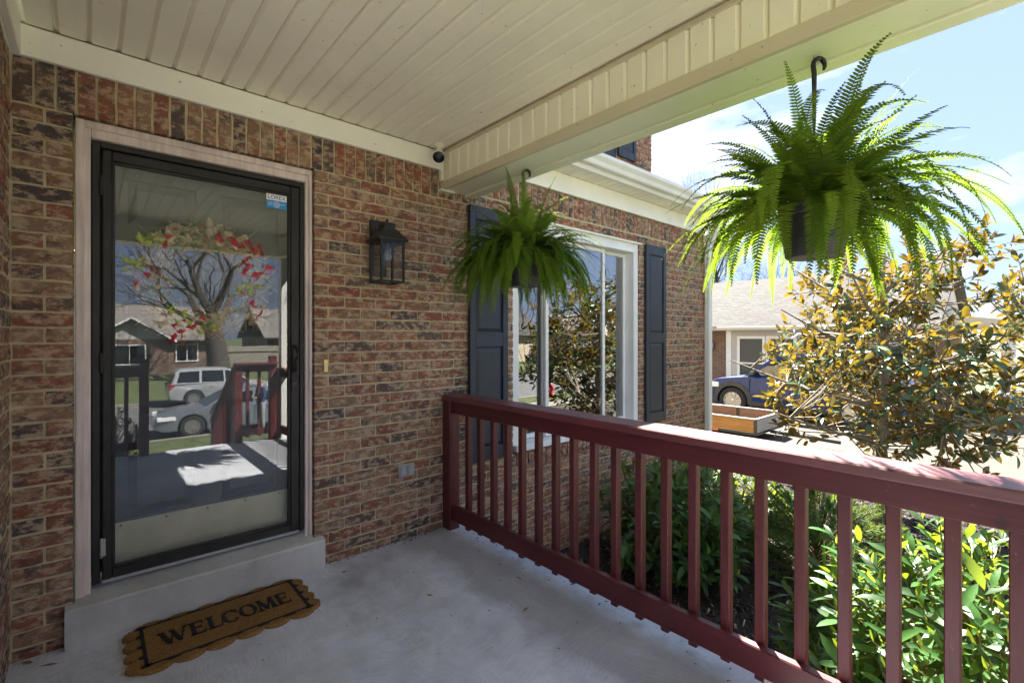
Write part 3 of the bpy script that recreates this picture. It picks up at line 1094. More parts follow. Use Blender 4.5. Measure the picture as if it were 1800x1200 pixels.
add('kick_plate', BB(0.045, 0.885, EY - 0.006, EY - 0.001, 0.262, 0.455, b=0.0015), 'brass_plate', ent_o)
for i in range(5):
    add('screw', MB().lathe([(0.005, 0), (0.004, -0.002), (0, -0.003)], (0.11 + i * 0.18, EY - 0.006, 0.44), 8, 'Y'), 'black_metal', ent_o)
add('door_knob', MB().lathe([(0.03, 0), (0.03, -0.008), (0.012, -0.012), (0.012, -0.03), (0.024, -0.036), (0.022, -0.05), (0, -0.053)], (0.885, EY, 1.17), 16, 'Y'), 'brass', ent_o, True)
add('lock', MB().lathe([(0.03, 0), (0.028, -0.012), (0.0, -0.014)], (0.885, EY, 1.32), 16, 'Y'), 'brass', ent_o, True)

SY0, SY1 = 0.040, 0.078
sd = MB()
sx0, sx1, sz0, sz1 = 0.003, 0.942, 0.215, 2.262
gx0, gx1, gz0, gz1 = 0.074, 0.867, 0.272, 2.182
# fixed outer z-bar
zb = MB()
zb.bbox(sx0, sx0 + 0.030, SY0 + 0.006, SY1 + 0.02, sz0, sz1, b=0.003)
zb.bbox(sx1 - 0.022, sx1, SY0 + 0.006, SY1 + 0.02, sz0, sz1, b=0.003)
zb.bbox(sx0 + 0.030, sx1 - 0.022, SY0 + 0.006, SY1 + 0.02, sz1 - 0.026, sz1, b=0.003)
sd.bbox(sx0 + 0.036, gx0, SY0, SY1, sz0 + 0.010, sz1 - 0.032, b=0.005)
sd.bbox(gx1, sx1 - 0.026, SY0, SY1, sz0 + 0.010, sz1 - 0.032, b=0.005)
sd.bbox(gx0, gx1, SY0 + 0.001, SY1 - 0.001, gz1, sz1 - 0.033, b=0.005)
sd.bbox(gx0, gx1, SY0 + 0.001, SY1 - 0.001, sz0 + 0.011, gz0, b=0.005)
# glazing bead
bd = 0.012
sd.bbox(gx0 - 0.001, gx0 + bd, SY0 + 0.008, SY1 - 0.010, gz0, gz1, b=0.003)
sd.bbox(gx1 - bd, gx1 + 0.001, SY0 + 0.008, SY1 - 0.010, gz0, gz1, b=0.003)
sd.bbox(gx0 + bd, gx1 - bd, SY0 + 0.009, SY1 - 0.011, gz1 - bd, gz1 + 0.001, b=0.003)
sd.bbox(gx0 + bd, gx1 - bd, SY0 + 0.009, SY1 - 0.011, gz0 - 0.001, gz0 + bd, b=0.003)
storm = add('storm_door', sd, 'storm_metal', house)
add('storm_door_track', zb, 'storm_metal', house)
add('pane', B(gx0 + 0.006, gx1 - 0.006, 0.0585, 0.0620, gz0 + 0.006, gz1 - 0.006), 'storm_glass', storm)
for hz in (0.38, 1.235, 2.06):
    h = MB()
    h.tube([(0.036, SY0 - 0.004, hz - 0.045), (0.036, SY0 - 0.004, hz + 0.045)], 0.006, 8)
    h.bbox(0.038, 0.052, SY0 - 0.004, SY0 + 0.002, hz - 0.04, hz + 0.04, b=0.001)
    for dz in (-0.025, 0.025):
        h.lathe([(0.0045, 0.0), (0.003, -0.003), (0, -0.0035)], (0.046, SY0 - 0.004, hz + dz), 8, 'Y')
    add('hinge', h, 'steel' if hz < 1 else 'storm_metal', storm)
hd = MB()
hd.bbox(0.872, 0.902, SY0 - 0.012, SY0 + 0.001, 1.145, 1.31, b=0.005)
hd.tube([(0.887, SY0 - 0.008, 1.30), (0.887, SY0 - 0.045, 1.285), (0.887, SY0 - 0.05, 1.23), (0.887, SY0 - 0.045, 1.175), (0.887, SY0 - 0.008, 1.16)], [0.009, 0.010, 0.011, 0.010, 0.009], 8)
add('handle', hd, 'black_metal', storm, True)
lk = MB()
lk.lathe([(0.018, 0), (0.016, -0.012), (0.008, -0.014), (0.0, -0.014)], (0.887, SY0, 1.085), 14, 'Y')
add('lock', lk, 'black_metal', storm, True)
lk = MB()
lk.bbox(0.873, 0.901, SY0 - 0.005, SY0 + 0.001, 1.045, 1.125, b=0.002)
add('lock_plate', lk, 'storm_metal', storm)
# bottom sweep
add('door_sweep', BB(sx0 + 0.036, sx1 - 0.026, SY0 + 0.008, SY1 - 0.008, sz0 - 0.006, sz0 + 0.012, b=0.002), 'grey_plastic', storm)

# security sticker
def text_mesh(s, size, align='CENTER', ext=0.0004):
    cu = bpy.data.curves.new('lettering', 'FONT')
    cu.body = s
    cu.size = size
    cu.align_x = align
    cu.align_y = 'CENTER'
    cu.extrude = ext
    cu.resolution_u = 3
    ob = bpy.data.objects.new('lettering', cu)
    COL.objects.link(ob)
    dg = bpy.context.evaluated_depsgraph_get()
    me = bpy.data.meshes.new_from_object(ob.evaluated_get(dg))
    bm = bmesh.new()
    bm.from_mesh(me)
    bpy.data.objects.remove(ob, do_unlink=True)
    bpy.data.curves.remove(cu)
    bpy.data.meshes.remove(me)
    return bm
kx0, kx1, kz0, kz1 = 0.742, 0.850, 2.090, 2.170
ky = 0.0575
stk = MB()
stk.cur = 0
stk.box(kx0, kx1, ky - 0.0008, ky, kz0, kz0 + 0.045)
stk.cur = 1
stk.box(kx0, kx1, ky - 0.0008, ky, kz0 + 0.0451, kz1)
stk.cur = 2
ROT = Matrix.Rotation(R(90), 4, 'X')
stk.from_bm(text_mesh('LOREX', 0.031), Matrix.Translation(((kx0 + kx1) / 2, ky - 0.0012, kz0 + 0.062)) @ ROT)
stk.cur = 1
for rr in (0.009, 0.015):
    vs, fs2 = [], []
    for k in range(20):
        a = 2 * PI * k / 20
        for q in (rr, rr + 0.0022):
            vs.append(((kx0 + kx1) / 2 + q * math.cos(a), ky - 0.0013, kz0 + 0.023 + q * math.sin(a)))
    fs2 = [(2 * k, 2 * k + 1, (2 * k + 3) % 40, (2 * k + 2) % 40) for k in range(20)]
    stk.add(vs, fs2)
stk.add([((kx0 + kx1) / 2 + 0.004 * math.cos(2 * PI * k / 12), ky - 0.0013, kz0 + 0.023 + 0.004 * math.sin(2 * PI * k / 12)) for k in range(12)], [tuple(range(12))])
stk.from_bm(text_mesh('24 HR', 0.010), Matrix.Translation((kx0 + 0.020, ky - 0.0012, kz0 + 0.029)) @ ROT)
stk.from_bm(text_mesh('VIDEO', 0.008), Matrix.Translation((kx0 + 0.020, ky - 0.0012, kz0 + 0.018)) @ ROT)
stk.from_bm(text_mesh('SECURITY', 0.007), Matrix.Translation((kx1 - 0.020, ky - 0.0012, kz0 + 0.026)) @ ROT)
st_o = add('sticker', stk, ['sticker_blue', 'sticker_white', 'sticker_navy'], storm, recalc=False)
st_o['label'] = 'blue and white security sticker reading LOREX'

# ------------------------------------------------------------------ wreath on the entry door
wr = empty('door_wreath', (0.46, 0.11, 1.30), 'twig wreath with red, lime and burlap ribbons hanging behind the storm door glass', 'wreath')
wc = Vector((0.455, 0.100, 1.655))
r_ = random.Random(5)
tw = MB()
for i in range(900):
    a = r_.uniform(0, 2 * PI)
    rr = 0.225 + r_.uniform(-0.05, 0.06)
    L = r_.uniform(0.05, 0.2)
    tang = a + PI / 2 + r_.gauss(0, 0.45)
    p = wc + Vector((math.cos(a) * rr, r_.uniform(-0.030, 0.016), math.sin(a) * rr))
    d = Vector((math.cos(tang), r_.uniform(-0.08, 0.08), math.sin(tang))) * L / 2
    tw.tube([p - d, p + Vector((0, r_.uniform(-0.006, 0.006), 0)), p + d], [0.003, 0.0038, 0.0016], 4)
for i in range(9):
    a = r_.uniform(0, 2 * PI)
    p = wc + Vector((math.cos(a) * 0.24, 0, math.sin(a) * 0.24))
    d = Vector((math.cos(a + r_.uniform(-0.6, 0.6)), 0, math.sin(a + r_.uniform(-.6, .6)))) * r_.uniform(0.08, 0.16)
    tw.tube([p, p + d * 0.5 + Vector((0, 0, 0.01)), p + d], [0.003, 0.002, 0.001], 4)
tag(add('twigs', tw, 'twig', wr), kind='stuff')
slc = MB()
for i in range(85):
    a = r_.uniform(0, 2 * PI)
    p = wc + Vector((math.cos(a) * (0.225 + r_.uniform(-0.04, 0.04)), -0.018 - r_.uniform(0, 0.012), math.sin(a) * (0.225 + r_.uniform(-0.04, 0.04))))
    q = r_.uniform(0.007, 0.013)
    slc.lathe([(q, 0.008), (q, 0.0), (0, -0.001)], p, 8, 'Y')
tag(add('wood_slices', slc, 'cut_wood', wr), kind='stuff')
lf = MB()
for i in range(150):
    a = r_.uniform(0, 2 * PI)
    if r_.random() < 0.45:
        a = R(r_.uniform(75, 150))
    p = wc + Vector((math.cos(a) * (0.23 + r_.uniform(-0.06, 0.07)), -0.022 - r_.uniform(0, 0.01), math.sin(a) * (0.23 + r_.uniform(-0.06, 0.07))))
    b = r_.uniform(0, 2 * PI)
    u = Vector((math.cos(b), r_.uniform(-0.3, 0.3), math.sin(b))) * r_.uniform(0.015, 0.03)
    w = Vector((-math.sin(b), 0, math.cos(b))) * 0.009
    lf.cur = 0 if r_.random() < 0.55 else 1
    lf.add([p - u, p + w, p + u, p - w], [(0, 1, 2, 3)])
tag(add('foliage', lf, ['wreath_leaf', 'dead_leaf'], wr), kind='stuff')
def ribbon(a_deg, rr, tilt, L, W, mats, seed):
    q = random.Random(seed)
    m = MB()
    a = R(a_deg)
    c = wc + Vector((math.cos(a) * rr, -0.034, math.sin(a) * rr))
    t = R(tilt)
    ux, uz = Vector((math.cos(t), 0, math.sin(t))), Vector((-math.sin(t), 0, math.cos(t)))
    nx, ny = 16, 8
    ph = q.uniform(0, 6)
    vs = []
    for j in range(ny + 1):
        for i in range(nx + 1):
            s, v = i / nx - 0.5, j / ny - 0.5
            wsc = 1.25 - 0.30 * math.cos(s * PI * 1.6)
            p = c + ux * (s * L * 0.98 + 0.012 * math.sin(ph + v * 7)) + uz * (v * W * 0.85 * wsc + 0.01 * math.sin(ph * 3 + s * 13)) + Vector((0, -0.014 * math.sin(ph + s * 11 + v * 5) - 0.006 * math.sin(ph * 2 + s * 23 - v * 9) , 0))
            vs.append(p)
    base = len(m.v)
    m.add(vs, [])
    for j in range(ny):
        for i in range(nx):
            m.f.append(tuple(base + k for k in (j * (nx + 1) + i, j * (nx + 1) + i + 1, (j + 1) * (nx + 1) + i + 1, (j + 1) * (nx + 1) + i)))
            m.mi.append(0 if (len(mats) == 1 or 2 <= j <= 5) else 1)
    add('ribbon', m, mats, wr, 'all')
seed = 0
for a_deg, rr, tilt, L, W, mats in (
        (62, 0.25, -12, 0.15, 0.075, ['red_ribbon', 'burlap']), (75, 0.27, -35, 0.10, 0.06, ['burlap']), (42, 0.29, -25, 0.11, 0.06, ['red_ribbon']),
        (112, 0.24, -5, 0.13, 0.085, ['burlap']), (130, 0.26, 40, 0.10, 0.08, ['burlap']), (142, 0.30, 20, 0.10, 0.05, ['lime_ribbon']),
        (138, 0.24, 70, 0.10, 0.06, ['red_ribbon', 'burlap']), (178, 0.26, 30, 0.12, 0.085, ['red_ribbon', 'burlap']), (168, 0.30, 10, 0.10, 0.06, ['lime_ribbon']),
        (188, 0.20, -30, 0.11, 0.06, ['burlap']), (12, 0.26, 30, 0.15, 0.07, ['red_ribbon', 'burlap']), (25, 0.21, 85, 0.10, 0.05, ['red_ribbon']),
        (335, 0.24, -60, 0.15, 0.085, ['red_ribbon', 'burlap']), (350, 0.20, -20, 0.10, 0.06, ['lime_ribbon']), (318, 0.30, -50, 0.10, 0.07, ['burlap']),
        (255, 0.25, 30, 0.14, 0.075, ['red_ribbon', 'burlap']), (245, 0.30, 80, 0.11, 0.05, ['red_ribbon']), (275, 0.235, 5, 0.11, 0.07, ['lime_ribbon']),
        (238, 0.23, -10, 0.11, 0.075, ['lime_ribbon']), (228, 0.27, 60, 0.10, 0.07, ['burlap']), (262, 0.22, 60, 0.09, 0.06, ['burlap'])):
    seed += 1
    ribbon(a_deg, rr, tilt, L, W, mats, seed)
fg = MB()
fg.lathe([(0.018, 0.0), (0.022, 0.02), (0.02, 0.04), (0.016, 0.045), (0.022, 0.05), (0.017, 0.08), (0.008, 0.10), (0, 0.103)], wc + Vector((0.015, -0.02, 0.235)), 12)
add('ornament', fg, 'cut_wood', wr, True)

# ------------------------------------------------------------------ porch railings
def railing(name, label, loc):
    return empty(name, loc, label, 'railing', 'porch railings')
rail = empty('porch_railing', (1.93, -1.6, 0.0), 'dark red wooden porch railing with square balusters along the open side', 'railing')
add('post', BB(1.875, 1.962, -0.100, -0.012, 0.001, 0.905, b=0.004), 'red_paint_z', rail)
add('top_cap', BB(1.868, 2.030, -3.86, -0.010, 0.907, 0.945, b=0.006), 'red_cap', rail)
add('top_rail', BB(1.892, 1.930, -3.80, -0.101, 0.822, 0.9065, b=0.004), 'red_paint_y', rail)
add('bottom_rail', BB(1.892, 1.930, -3.80, -0.101, 0.072, 0.178, b=0.005), 'red_paint_y', rail)
bal_me = BB(-0.019, 0.019, -0.019, 0.019, 0.032, 0.9055, b=0.003).mesh('baluster', 'red_paint_z')
for i in range(27):
    y = -0.224 - i * 0.1364
    if y < -3.75:
        break
    link('baluster', bal_me, rail, Matrix.Translation((1.950 + rng.uniform(-0.001, 0.001), y + rng.uniform(-0.004, 0.004), rng.uniform(-0.006, 0.006))) @ Matrix.Rotation(rng.uniform(-0.03, 0.03), 4, 'Z'))
add('post', BB(1.872, 1.960, -3.90, -3.812, 0.001, 0.905, b=0.004), 'red_paint_z', rail)

fr_y = FRONT + 0.10
def front_rail(x0, x1, label):
    r = empty('porch_railing', ((x0 + x1) / 2, fr_y, 0), label, 'railing')
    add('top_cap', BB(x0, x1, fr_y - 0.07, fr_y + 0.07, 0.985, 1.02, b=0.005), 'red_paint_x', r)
    add('top_rail', BB(x0, x1, fr_y - 0.019, fr_y + 0.019, 0.90, 0.984, b=0.004), 'red_paint_x', r)
    add('bottom_rail', BB(x0, x1, fr_y - 0.019, fr_y + 0.019, 0.08, 0.17, b=0.004), 'red_paint_x', r)
    for px in (x0 + 0.045, x1 - 0.045):
        add('post', BB(px - 0.044, px + 0.044, fr_y - 0.064, fr_y + 0.024, 0.0, 1.10 if abs(px - x0) > 0.1 else 0.984, b=0.004), 'red_paint_z', r)
    x = x0 + 0.16
    me = BB(-0.019, 0.019, -0.019, 0.019, 0.05, 0.983, b=0.003).mesh('baluster', 'red_paint_z')
    while x < x1 - 0.12:
        link('baluster', me, r, Matrix.Translation((x, fr_y - 0.039, 0)))
        x += 0.1364
front_rail(-0.27, 0.50, 'short red railing left of the porch stair opening')
front_rail(1.36, 1.86, 'short red railing right of the porch stair opening')

sl_r = empty('porch_railing', (-0.24, -2.4, 0), 'red side railing on the left of the porch beyond the brick return', 'railing')
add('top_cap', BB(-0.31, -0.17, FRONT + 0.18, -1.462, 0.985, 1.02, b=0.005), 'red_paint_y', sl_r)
add('top_rail', BB(-0.259, -0.221, FRONT + 0.18, -1.462, 0.90, 0.984, b=0.004), 'red_paint_y', sl_r)
add('bottom_rail', BB(-0.259, -0.221, FRONT + 0.18, -1.462, 0.08, 0.17, b=0.004), 'red_paint_y', sl_r)
for i in range(16):
    link('baluster', bal_me, sl_r, Matrix.Translation((-0.279, -1.57 - i * 0.1364, 0.06)))

# front stairs and their sloping handrail (seen in the door glass)
st = empty('front_stairs', (0.93, -4.6, -1.1), 'concrete stairs leading down from the porch opening', 'stairs')
for i in range(5):
    zt = -0.17 * (i + 1)
    add('tread', BB(0.48, 1.40, FRONT - 0.30 * (i + 1) + 0.003, FRONT - 0.30 * i - 0.003, -1.6, zt, b=0.008), 'porch_concrete', st)
sr = empty('stair_railing', (1.38, -4.6, -0.5), 'sloping red stair railing with close balusters beside the front steps', 'railing')
p0, p1 = Vector((1.43, FRONT + 0.02, 0.99)), Vector((1.43, FRONT - 1.55, 0.10))
def slope_box(z_off, h, w):
    m = MB()
    m.prism([(p0.x - w / 2, p0.y, p0.z + z_off), (p0.x + w / 2, p0.y, p0.z + z_off), (p0.x + w / 2, p0.y, p0.z + z_off - h), (p0.x - w / 2, p0.y, p0.z + z_off - h)], p1 - p0)
    return m
add('top_cap', slope_box(0.0, 0.038, 0.14), 'red_paint_y', sr)
add('top_rail', slope_box(-0.039, 0.085, 0.038), 'red_paint_y', sr)
add('bottom_rail', slope_box(-0.80, 0.09, 0.038), 'red_paint_y', sr)
for i in range(11):
    t = (i + 0.7) / 11.5
    p = p0.lerp(p1, t)
    add('baluster', BB(p.x - 0.057, p.x - 0.020, p.y - 0.019, p.y + 0.019, p.z - 0.92, p.z - 0.05, b=0.003), 'red_paint_z', sr)
add('post', BB(1.385, 1.475, p1.y - 0.09, p1.y - 0.001, -1.2, 0.16, b=0.005), 'red_paint_z', sr)

# ------------------------------------------------------------------ wall lantern
ln = empty('wall_lantern', (1.38, -0.02, 1.70), 'black box lantern with clear glass mounted on brick beside the door', 'lantern')
add('back_plate', BB(1.325, 1.435, -0.030, -0.008, 1.745, 2.10, b=0.004), 'black_metal', ln)
LC = Vector((1.38, -0.145, 0))
zb0, zb1 = 1.690, 1.945
hw = 0.073
cg = MB()
for sx in (-1, 1):
    for sy in (-1, 1):
        cg.box(LC.x + sx * hw - 0.006, LC.x + sx * hw + 0.006, LC.y + sy * hw - 0.006, LC.y + sy * hw + 0.006, zb0, zb1)
for sx in (-1, 1):
    cg.box(LC.x + sx * hw - 0.0065, LC.x + sx * hw + 0.0065, LC.y - hw + 0.006, LC.y + hw - 0.006, zb0 - 0.001, zb0 + 0.012)
    cg.box(LC.x - hw + 0.006, LC.x + hw - 0.006, LC.y + sx * hw - 0.0065, LC.y + sx * hw + 0.0065, zb0 - 0.0012, zb0 + 0.0122)
    cg.box(LC.x + sx * hw - 0.0065, LC.x + sx * hw + 0.0065, LC.y - hw + 0.006, LC.y + hw - 0.006, zb1 - 0.014, zb1)
    cg.box(LC.x - hw + 0.006, LC.x + hw - 0.006, LC.y + sx * hw - 0.0065, LC.y + sx * hw + 0.0065, zb1 - 0.0142, zb1 + 0.0002)
add('cage', cg, 'black_metal', ln)
rf = MB()
def frustum(m, a, za, b, zb_):
    m.add([(LC.x + sx * a, LC.y + sy * a, za) for sx, sy in ((-1, -1), (1, -1), (1, 1), (-1, 1))] + [(LC.x + sx * b, LC.y + sy * b, zb_) for sx, sy in ((-1, -1), (1, -1), (1, 1), (-1, 1))],
          [(3, 2, 1, 0), (4, 5, 6, 7), (0, 1, 5, 4), (1, 2, 6, 5), (2, 3, 7, 6), (3, 0, 4, 7)])
frustum(rf, 0.096, 1.945, 0.098, 1.955)
frustum(rf, 0.096, 1.955, 0.048, 2.015)
frustum(rf, 0.046, 2.015, 0.046, 2.024)
add('roof', rf, 'black_metal', ln)
vt = MB()
frustum(vt, 0.036, 2.024, 0.036, 2.050)
for i in range(5):
    for sx in (-1, 1):
        vt.box(LC.x + sx * 0.036 - 0.003, LC.x + sx * 0.036 + 0.003, LC.y - 0.034 + i * 0.015, LC.y - 0.026 + i * 0.015, 2.024, 2.05)
        vt.box(LC.x - 0.034 + i * 0.015, LC.x - 0.026 + i * 0.015, LC.y + sx * 0.036 - 0.003, LC.y + sx * 0.036 + 0.003, 2.024, 2.05)
frustum(vt, 0.042, 2.050, 0.036, 2.060)
vt.lathe([(0.012, 2.06), (0.006, 2.07), (0.010, 2.078), (0.008, 2.086), (0, 2.09)], (LC.x, LC.y, 0), 10)
add('vent_cap', vt, 'black_metal', ln)
add('bracket', BB(LC.x - 0.02, LC.x + 0.02, LC.y + 0.04, -0.029, 1.965, 2.005), 'black_metal', ln)
gl = MB()
for sx in (-1, 1):
    gl.box(LC.x + sx * (hw - 0.004) - 0.001, LC.x + sx * (hw - 0.004) + 0.001, LC.y - hw + 0.006, LC.y + hw - 0.006, zb0 + 0.012, zb1 - 0.012)
    gl.box(LC.x - hw + 0.006, LC.x + hw - 0.006, LC.y + sx * (hw - 0.004) - 0.001, LC.y + sx * (hw - 0.004) + 0.001, zb0 + 0.012, zb1 - 0.012)
add('glass_panes', gl, 'thin_glass', ln)
add('socket', MB().lathe([(0.0, 1.945), (0.018, 1.945), (0.018, 1.905), (0.014, 1.90), (0.0, 1.90)], (LC.x, LC.y, 0), 12), 'black_metal', ln, True)
add('bulb', MB().lathe([(0.013, 1.90), (0.015, 1.89), (0.029, 1.865), (0.030, 1.85), (0.022, 1.828), (0.0, 1.818)], (LC.x, LC.y, 0), 14), 'bulb', ln, True)

# ------------------------------------------------------------------ security camera at the ceiling corner
sc = empty('security_camera', (1.79, -0.12, 2.66), 'small white bullet camera with black face under the ceiling corner', 'camera')
add('base', MB().lathe([(0.036, 2.667), (0.036, 2.655), (0.026, 2.648), (0.016, 2.645), (0.016, 2.622), (0, 2.622)], (1.775, -0.125, 0), 18), 'white_plastic', sc, True)
bc = Vector((1.775, -0.12, 2.600))
dirc = (CAM + Vector((0.25, 0.6, -1.1)) - bc).normalized()
Mq = Matrix.Translation(bc) @ dirc.to_track_quat('Z', 'Y').to_matrix().to_4x4()
m = MB().lathe([(0.0, -0.055), (0.022, -0.052), (0.028, -0.03), (0.036, 0.0), (0.042, 0.035), (0.042, 0.048), (0.040, 0.050)], (0, 0, 0), 22)
m.v = [tuple(Mq @ Vector(p)) for p in m.v]
add('housing', m, 'white_plastic', sc, True)
m = MB().lathe([(0.0385, 0.044), (0.0395, 0.0505), (0.036, 0.052), (0.0, 0.052)], (0, 0, 0), 22)
m.v = [tuple(Mq @ Vector(p)) for p in m.v]
add('face', m, 'black_plastic', sc, True)
m = MB().lathe([(0.016, 0.052), (0.016, 0.055), (0.012, 0.0555), (0.0, 0.054)], (0, 0.006, 0), 18)
m.lathe([(0.005, 0.052), (0.004, 0.055), (0, 0.0555)], (0, -0.022, 0), 10)
m.v = [tuple(Mq @ Vector(p)) for p in m.v]
add('lens', m, 'car_trim', sc, True)

# ------------------------------------------------------------------ doorbell, outlet cover
db = empty('doorbell', (1.052, -0.01, 1.18), 'narrow brass doorbell plate with white button on the brick', 'doorbell')
add('plate', BB(1.037, 1.063, -0.016, -0.0075, 1.145, 1.222, b=0.003), 'brass', db)
add('button', BB(1.045, 1.055, -0.020, -0.0155, 1.162, 1.205, b=0.002), 'white_plastic', db)
for zz in (1.152, 1.215):
    add('screw', MB().lathe([(0.003, 0), (0.0, -0.002)], (1.05, -0.016, zz), 8, 'Y'), 'brass', db)
oc = empty('outlet_cover', (1.59, -0.01, 0.46), 'grey weatherproof outlet cover set in the brick near the floor', 'outlet')
add('plate', BB(1.530, 1.648, -0.016, -0.0075, 0.415, 0.505, b=0.004), 'grey_plastic', oc)
for xx in (1.560, 1.618):
    m = MB()
    m.bbox(xx - 0.024, xx + 0.024, -0.030, -0.015, 0.423, 0.497, b=0.006)
    m.bbox(xx - 0.005, xx + 0.005, -0.034, -0.029, 0.43, 0.445, b=0.002)
    add('flip_lid', m, 'grey_plastic', oc)

# ------------------------------------------------------------------ welcome mat
mat_e = empty('doormat', (0.485, -0.28, 0.0), 'brown coir doormat with scalloped edge reading WELCOME in black', 'doormat')
mx0, mx1, my0, my1 = 0.145, 0.835, -0.455, -0.100
def scallop_outline(grow=0.0):
    pts = []
    def side(a, b, nb, bulge):
        a, b = Vector(a), Vector(b)
        d = (b - a) / nb
        nrm = Vector((d.y, -d.x, 0)).normalized()
        for k in range(nb):
            for q in range(9):
                t = q / 9
                s = math.sin(PI * t) ** 0.7 if 0 < t < 1 else 0
                pts.append(a + d * (k + t) + nrm * (s * bulge + grow))
    side((mx0, my0, 0), (mx1, my0, 0), 6, 0.030)
    side((mx1, my0, 0), (mx1, my1, 0), 4, 0.040)
    side((mx1, my1, 0), (mx0, my1, 0), 6, 0.026)
    side((mx0, my1, 0), (mx0, my0, 0), 4, 0.042)
    return pts
ol = scallop_outline()
ctr = Vector(((mx0 + mx1) / 2, (my0 + my1) / 2, 0))
m = MB()
vs, N = [], len(ol)
for z, k in ((0.001, 0.000), (0.012, 0.0), (0.019, -0.004)):
    for p in ol:
        q = p + (ctr - p).normalized() * (-k)
        vs.append((q.x, q.y, z))
fs_ = []
for r0 in range(2):
    for i in range(N):
        j = (i + 1) % N
        fs_.append((r0 * N + i, r0 * N + j, (r0 + 1) * N + j, (r0 + 1) * N + i))
fs_.append(tuple(range(2 * N, 3 * N)))
m.add(vs, fs_)
add('coir_base', m, 'coir', mat_e)
# fibres standing up out of the coir
fb = MB()
q_ = random.Random(3)
for i in range(15000):
    x, y = q_.uniform(mx0 - 0.03, mx1 + 0.03), q_.uniform(my0 - 0.02, my1 + 0.02)
    if not (mx0 < x < mx1 and my0 < y < my1):
        k = q_.randrange(N)
        p = ol[k].lerp(ctr, q_.uniform(0.0, 0.08))
        x, y = p.x, p.y
    fb.ct = q_.random()
    a = q_.uniform(0, 2 * PI)
    w = 0.0011
    h = q_.uniform(0.002, 0.0055)
    lx, ly = q_.gauss(0, 0.0022), q_.gauss(0, 0.0022)
    fb.add([(x - w * math.cos(a), y - w * math.sin(a), 0.018), (x + w * math.cos(a), y + w * math.sin(a), 0.018), (x + lx, y + ly, 0.019 + h)], [(0, 1, 2)])
tag(add('coir_fibres', fb, 'coir', mat_e, recalc=False), kind='stuff')
ZL = 0.0225
def flat(m, poly):
    m.prism([(p[0], p[1], ZL - 0.003) for p in poly], (0, 0, 0.0035))
bd_ = MB()
rx0, rx1, ry0, ry1 = 0.172, 0.812, -0.440, -0.114
for x0, x1, y0, y1 in ((rx0, rx1, ry0 - 0.003, ry0 + 0.003), (rx0, rx1, ry1 - 0.003, ry1 + 0.003), (rx0 - 0.007, rx0 + 0.006, ry0 - 0.008, ry1 + 0.008), (rx1 - 0.006, rx1 + 0.007, ry0 - 0.008, ry1 + 0.008)):
    flat(bd_, [(x0, y0), (x1, y0), (x1, y1), (x0, y1)])
def blob(cx, cy, rx, ry, a0=0, a1=360):
    pts = [(cx + rx * math.cos(R(a0 + (a1 - a0) * k / 10)), cy + ry * math.sin(R(a0 + (a1 - a0) * k / 10))) for k in range(11 if a1 - a0 < 360 else 10)]
    flat(bd_, pts)
for k in range(1, 6):
    xx = mx0 + (mx1 - mx0) * k / 6
    blob(xx, ry0 - 0.002, 0.030, 0.013, 180, 360)
    blob(xx, ry1 + 0.002, 0.030, 0.011, 0, 180)
for k in range(1, 4):
    yy = my0 + (my1 - my0) * k / 4
    blob(rx0 - 0.004, yy, 0.020, 0.011, 90, 270)
    blob(rx1 + 0.004, yy, 0.020, 0.011, -90, 90)
for cx, cy in ((rx0, ry0), (rx0, ry1), (rx1, ry0), (rx1, ry1)):
    blob(cx, cy, 0.022, 0.011)
add('border', bd_, 'mat_black', mat_e)
lt = MB()
LH = 0.112
lx0, ly0 = 0.228, -0.330
def L2(px, py):
    return (lx0 + px * LH, ly0 + py * LH)
def stroke(ax, ay, bx, by, w):
    d = Vector((bx - ax, by - ay)).normalized()
    nn = Vector((-d.y, d.x)) * w / 2
    hx = nn.x if abs(d.y) < 0.3 else w / 2 / max(0.3, abs(d.y))
    if abs(d.y) < 0.3:
        pts = [(ax, ay - w / 2), (bx, by - w / 2), (bx, by + w / 2), (ax, ay + w / 2)]
    else:
        pts = [(ax - hx, ay), (ax + hx, ay), (bx + hx, by), (bx - hx, by)]
    flat(lt, [L2(*p) for p in pts])
def serif(cx, cy, w):
    stroke(cx - w / 2, cy, cx + w / 2, cy, 0.055)
def ring(cx, cy, rx, ry, a0, a1, thick, thin):
    k = 22
    for i in range(k):
        p = []
        for a, s in ((a0 + (a1 - a0) * i / k, 0), (a0 + (a1 - a0) * (i + 1.02) / k, 0), (a0 + (a1 - a0) * (i + 1.02) / k, 1), (a0 + (a1 - a0) * i / k, 1)):
            ca, sa = math.cos(R(a)), math.sin(R(a))
            th = thin + (thick - thin) * abs(ca)
            p.append(L2(cx + (rx - s * th) * ca, cy + (ry - s * th * 0.8) * sa))
        flat(lt, p)
# W
stroke(0.10, 1.0, 0.36, 0.0, 0.17); stroke(0.36, 0.0, 0.56, 0.78, 0.075); stroke(0.50, 1.0, 0.76, 0.0, 0.17); stroke(0.76, 0.0, 1.02, 1.0, 0.075)
serif(0.08, 0.97, 0.26); serif(0.50, 0.97, 0.20); serif(1.02, 0.97, 0.22)
# E
def letter_E(o):
    stroke(o, 0, o, 1.0, 0.17); stroke(o - 0.14, 0.03, o + 0.46, 0.03, 0.06); stroke(o - 0.14, 0.97, o + 0.42, 0.97, 0.06); stroke(o, 0.52, o + 0.32, 0.52, 0.06)
    stroke(o + 0.43, 0.03, o + 0.47, 0.24, 0.055); stroke(o + 0.40, 0.78, o + 0.41, 0.97, 0.055); stroke(o + 0.32, 0.42, o + 0.32, 0.62, 0.05)
letter_E(1.30)
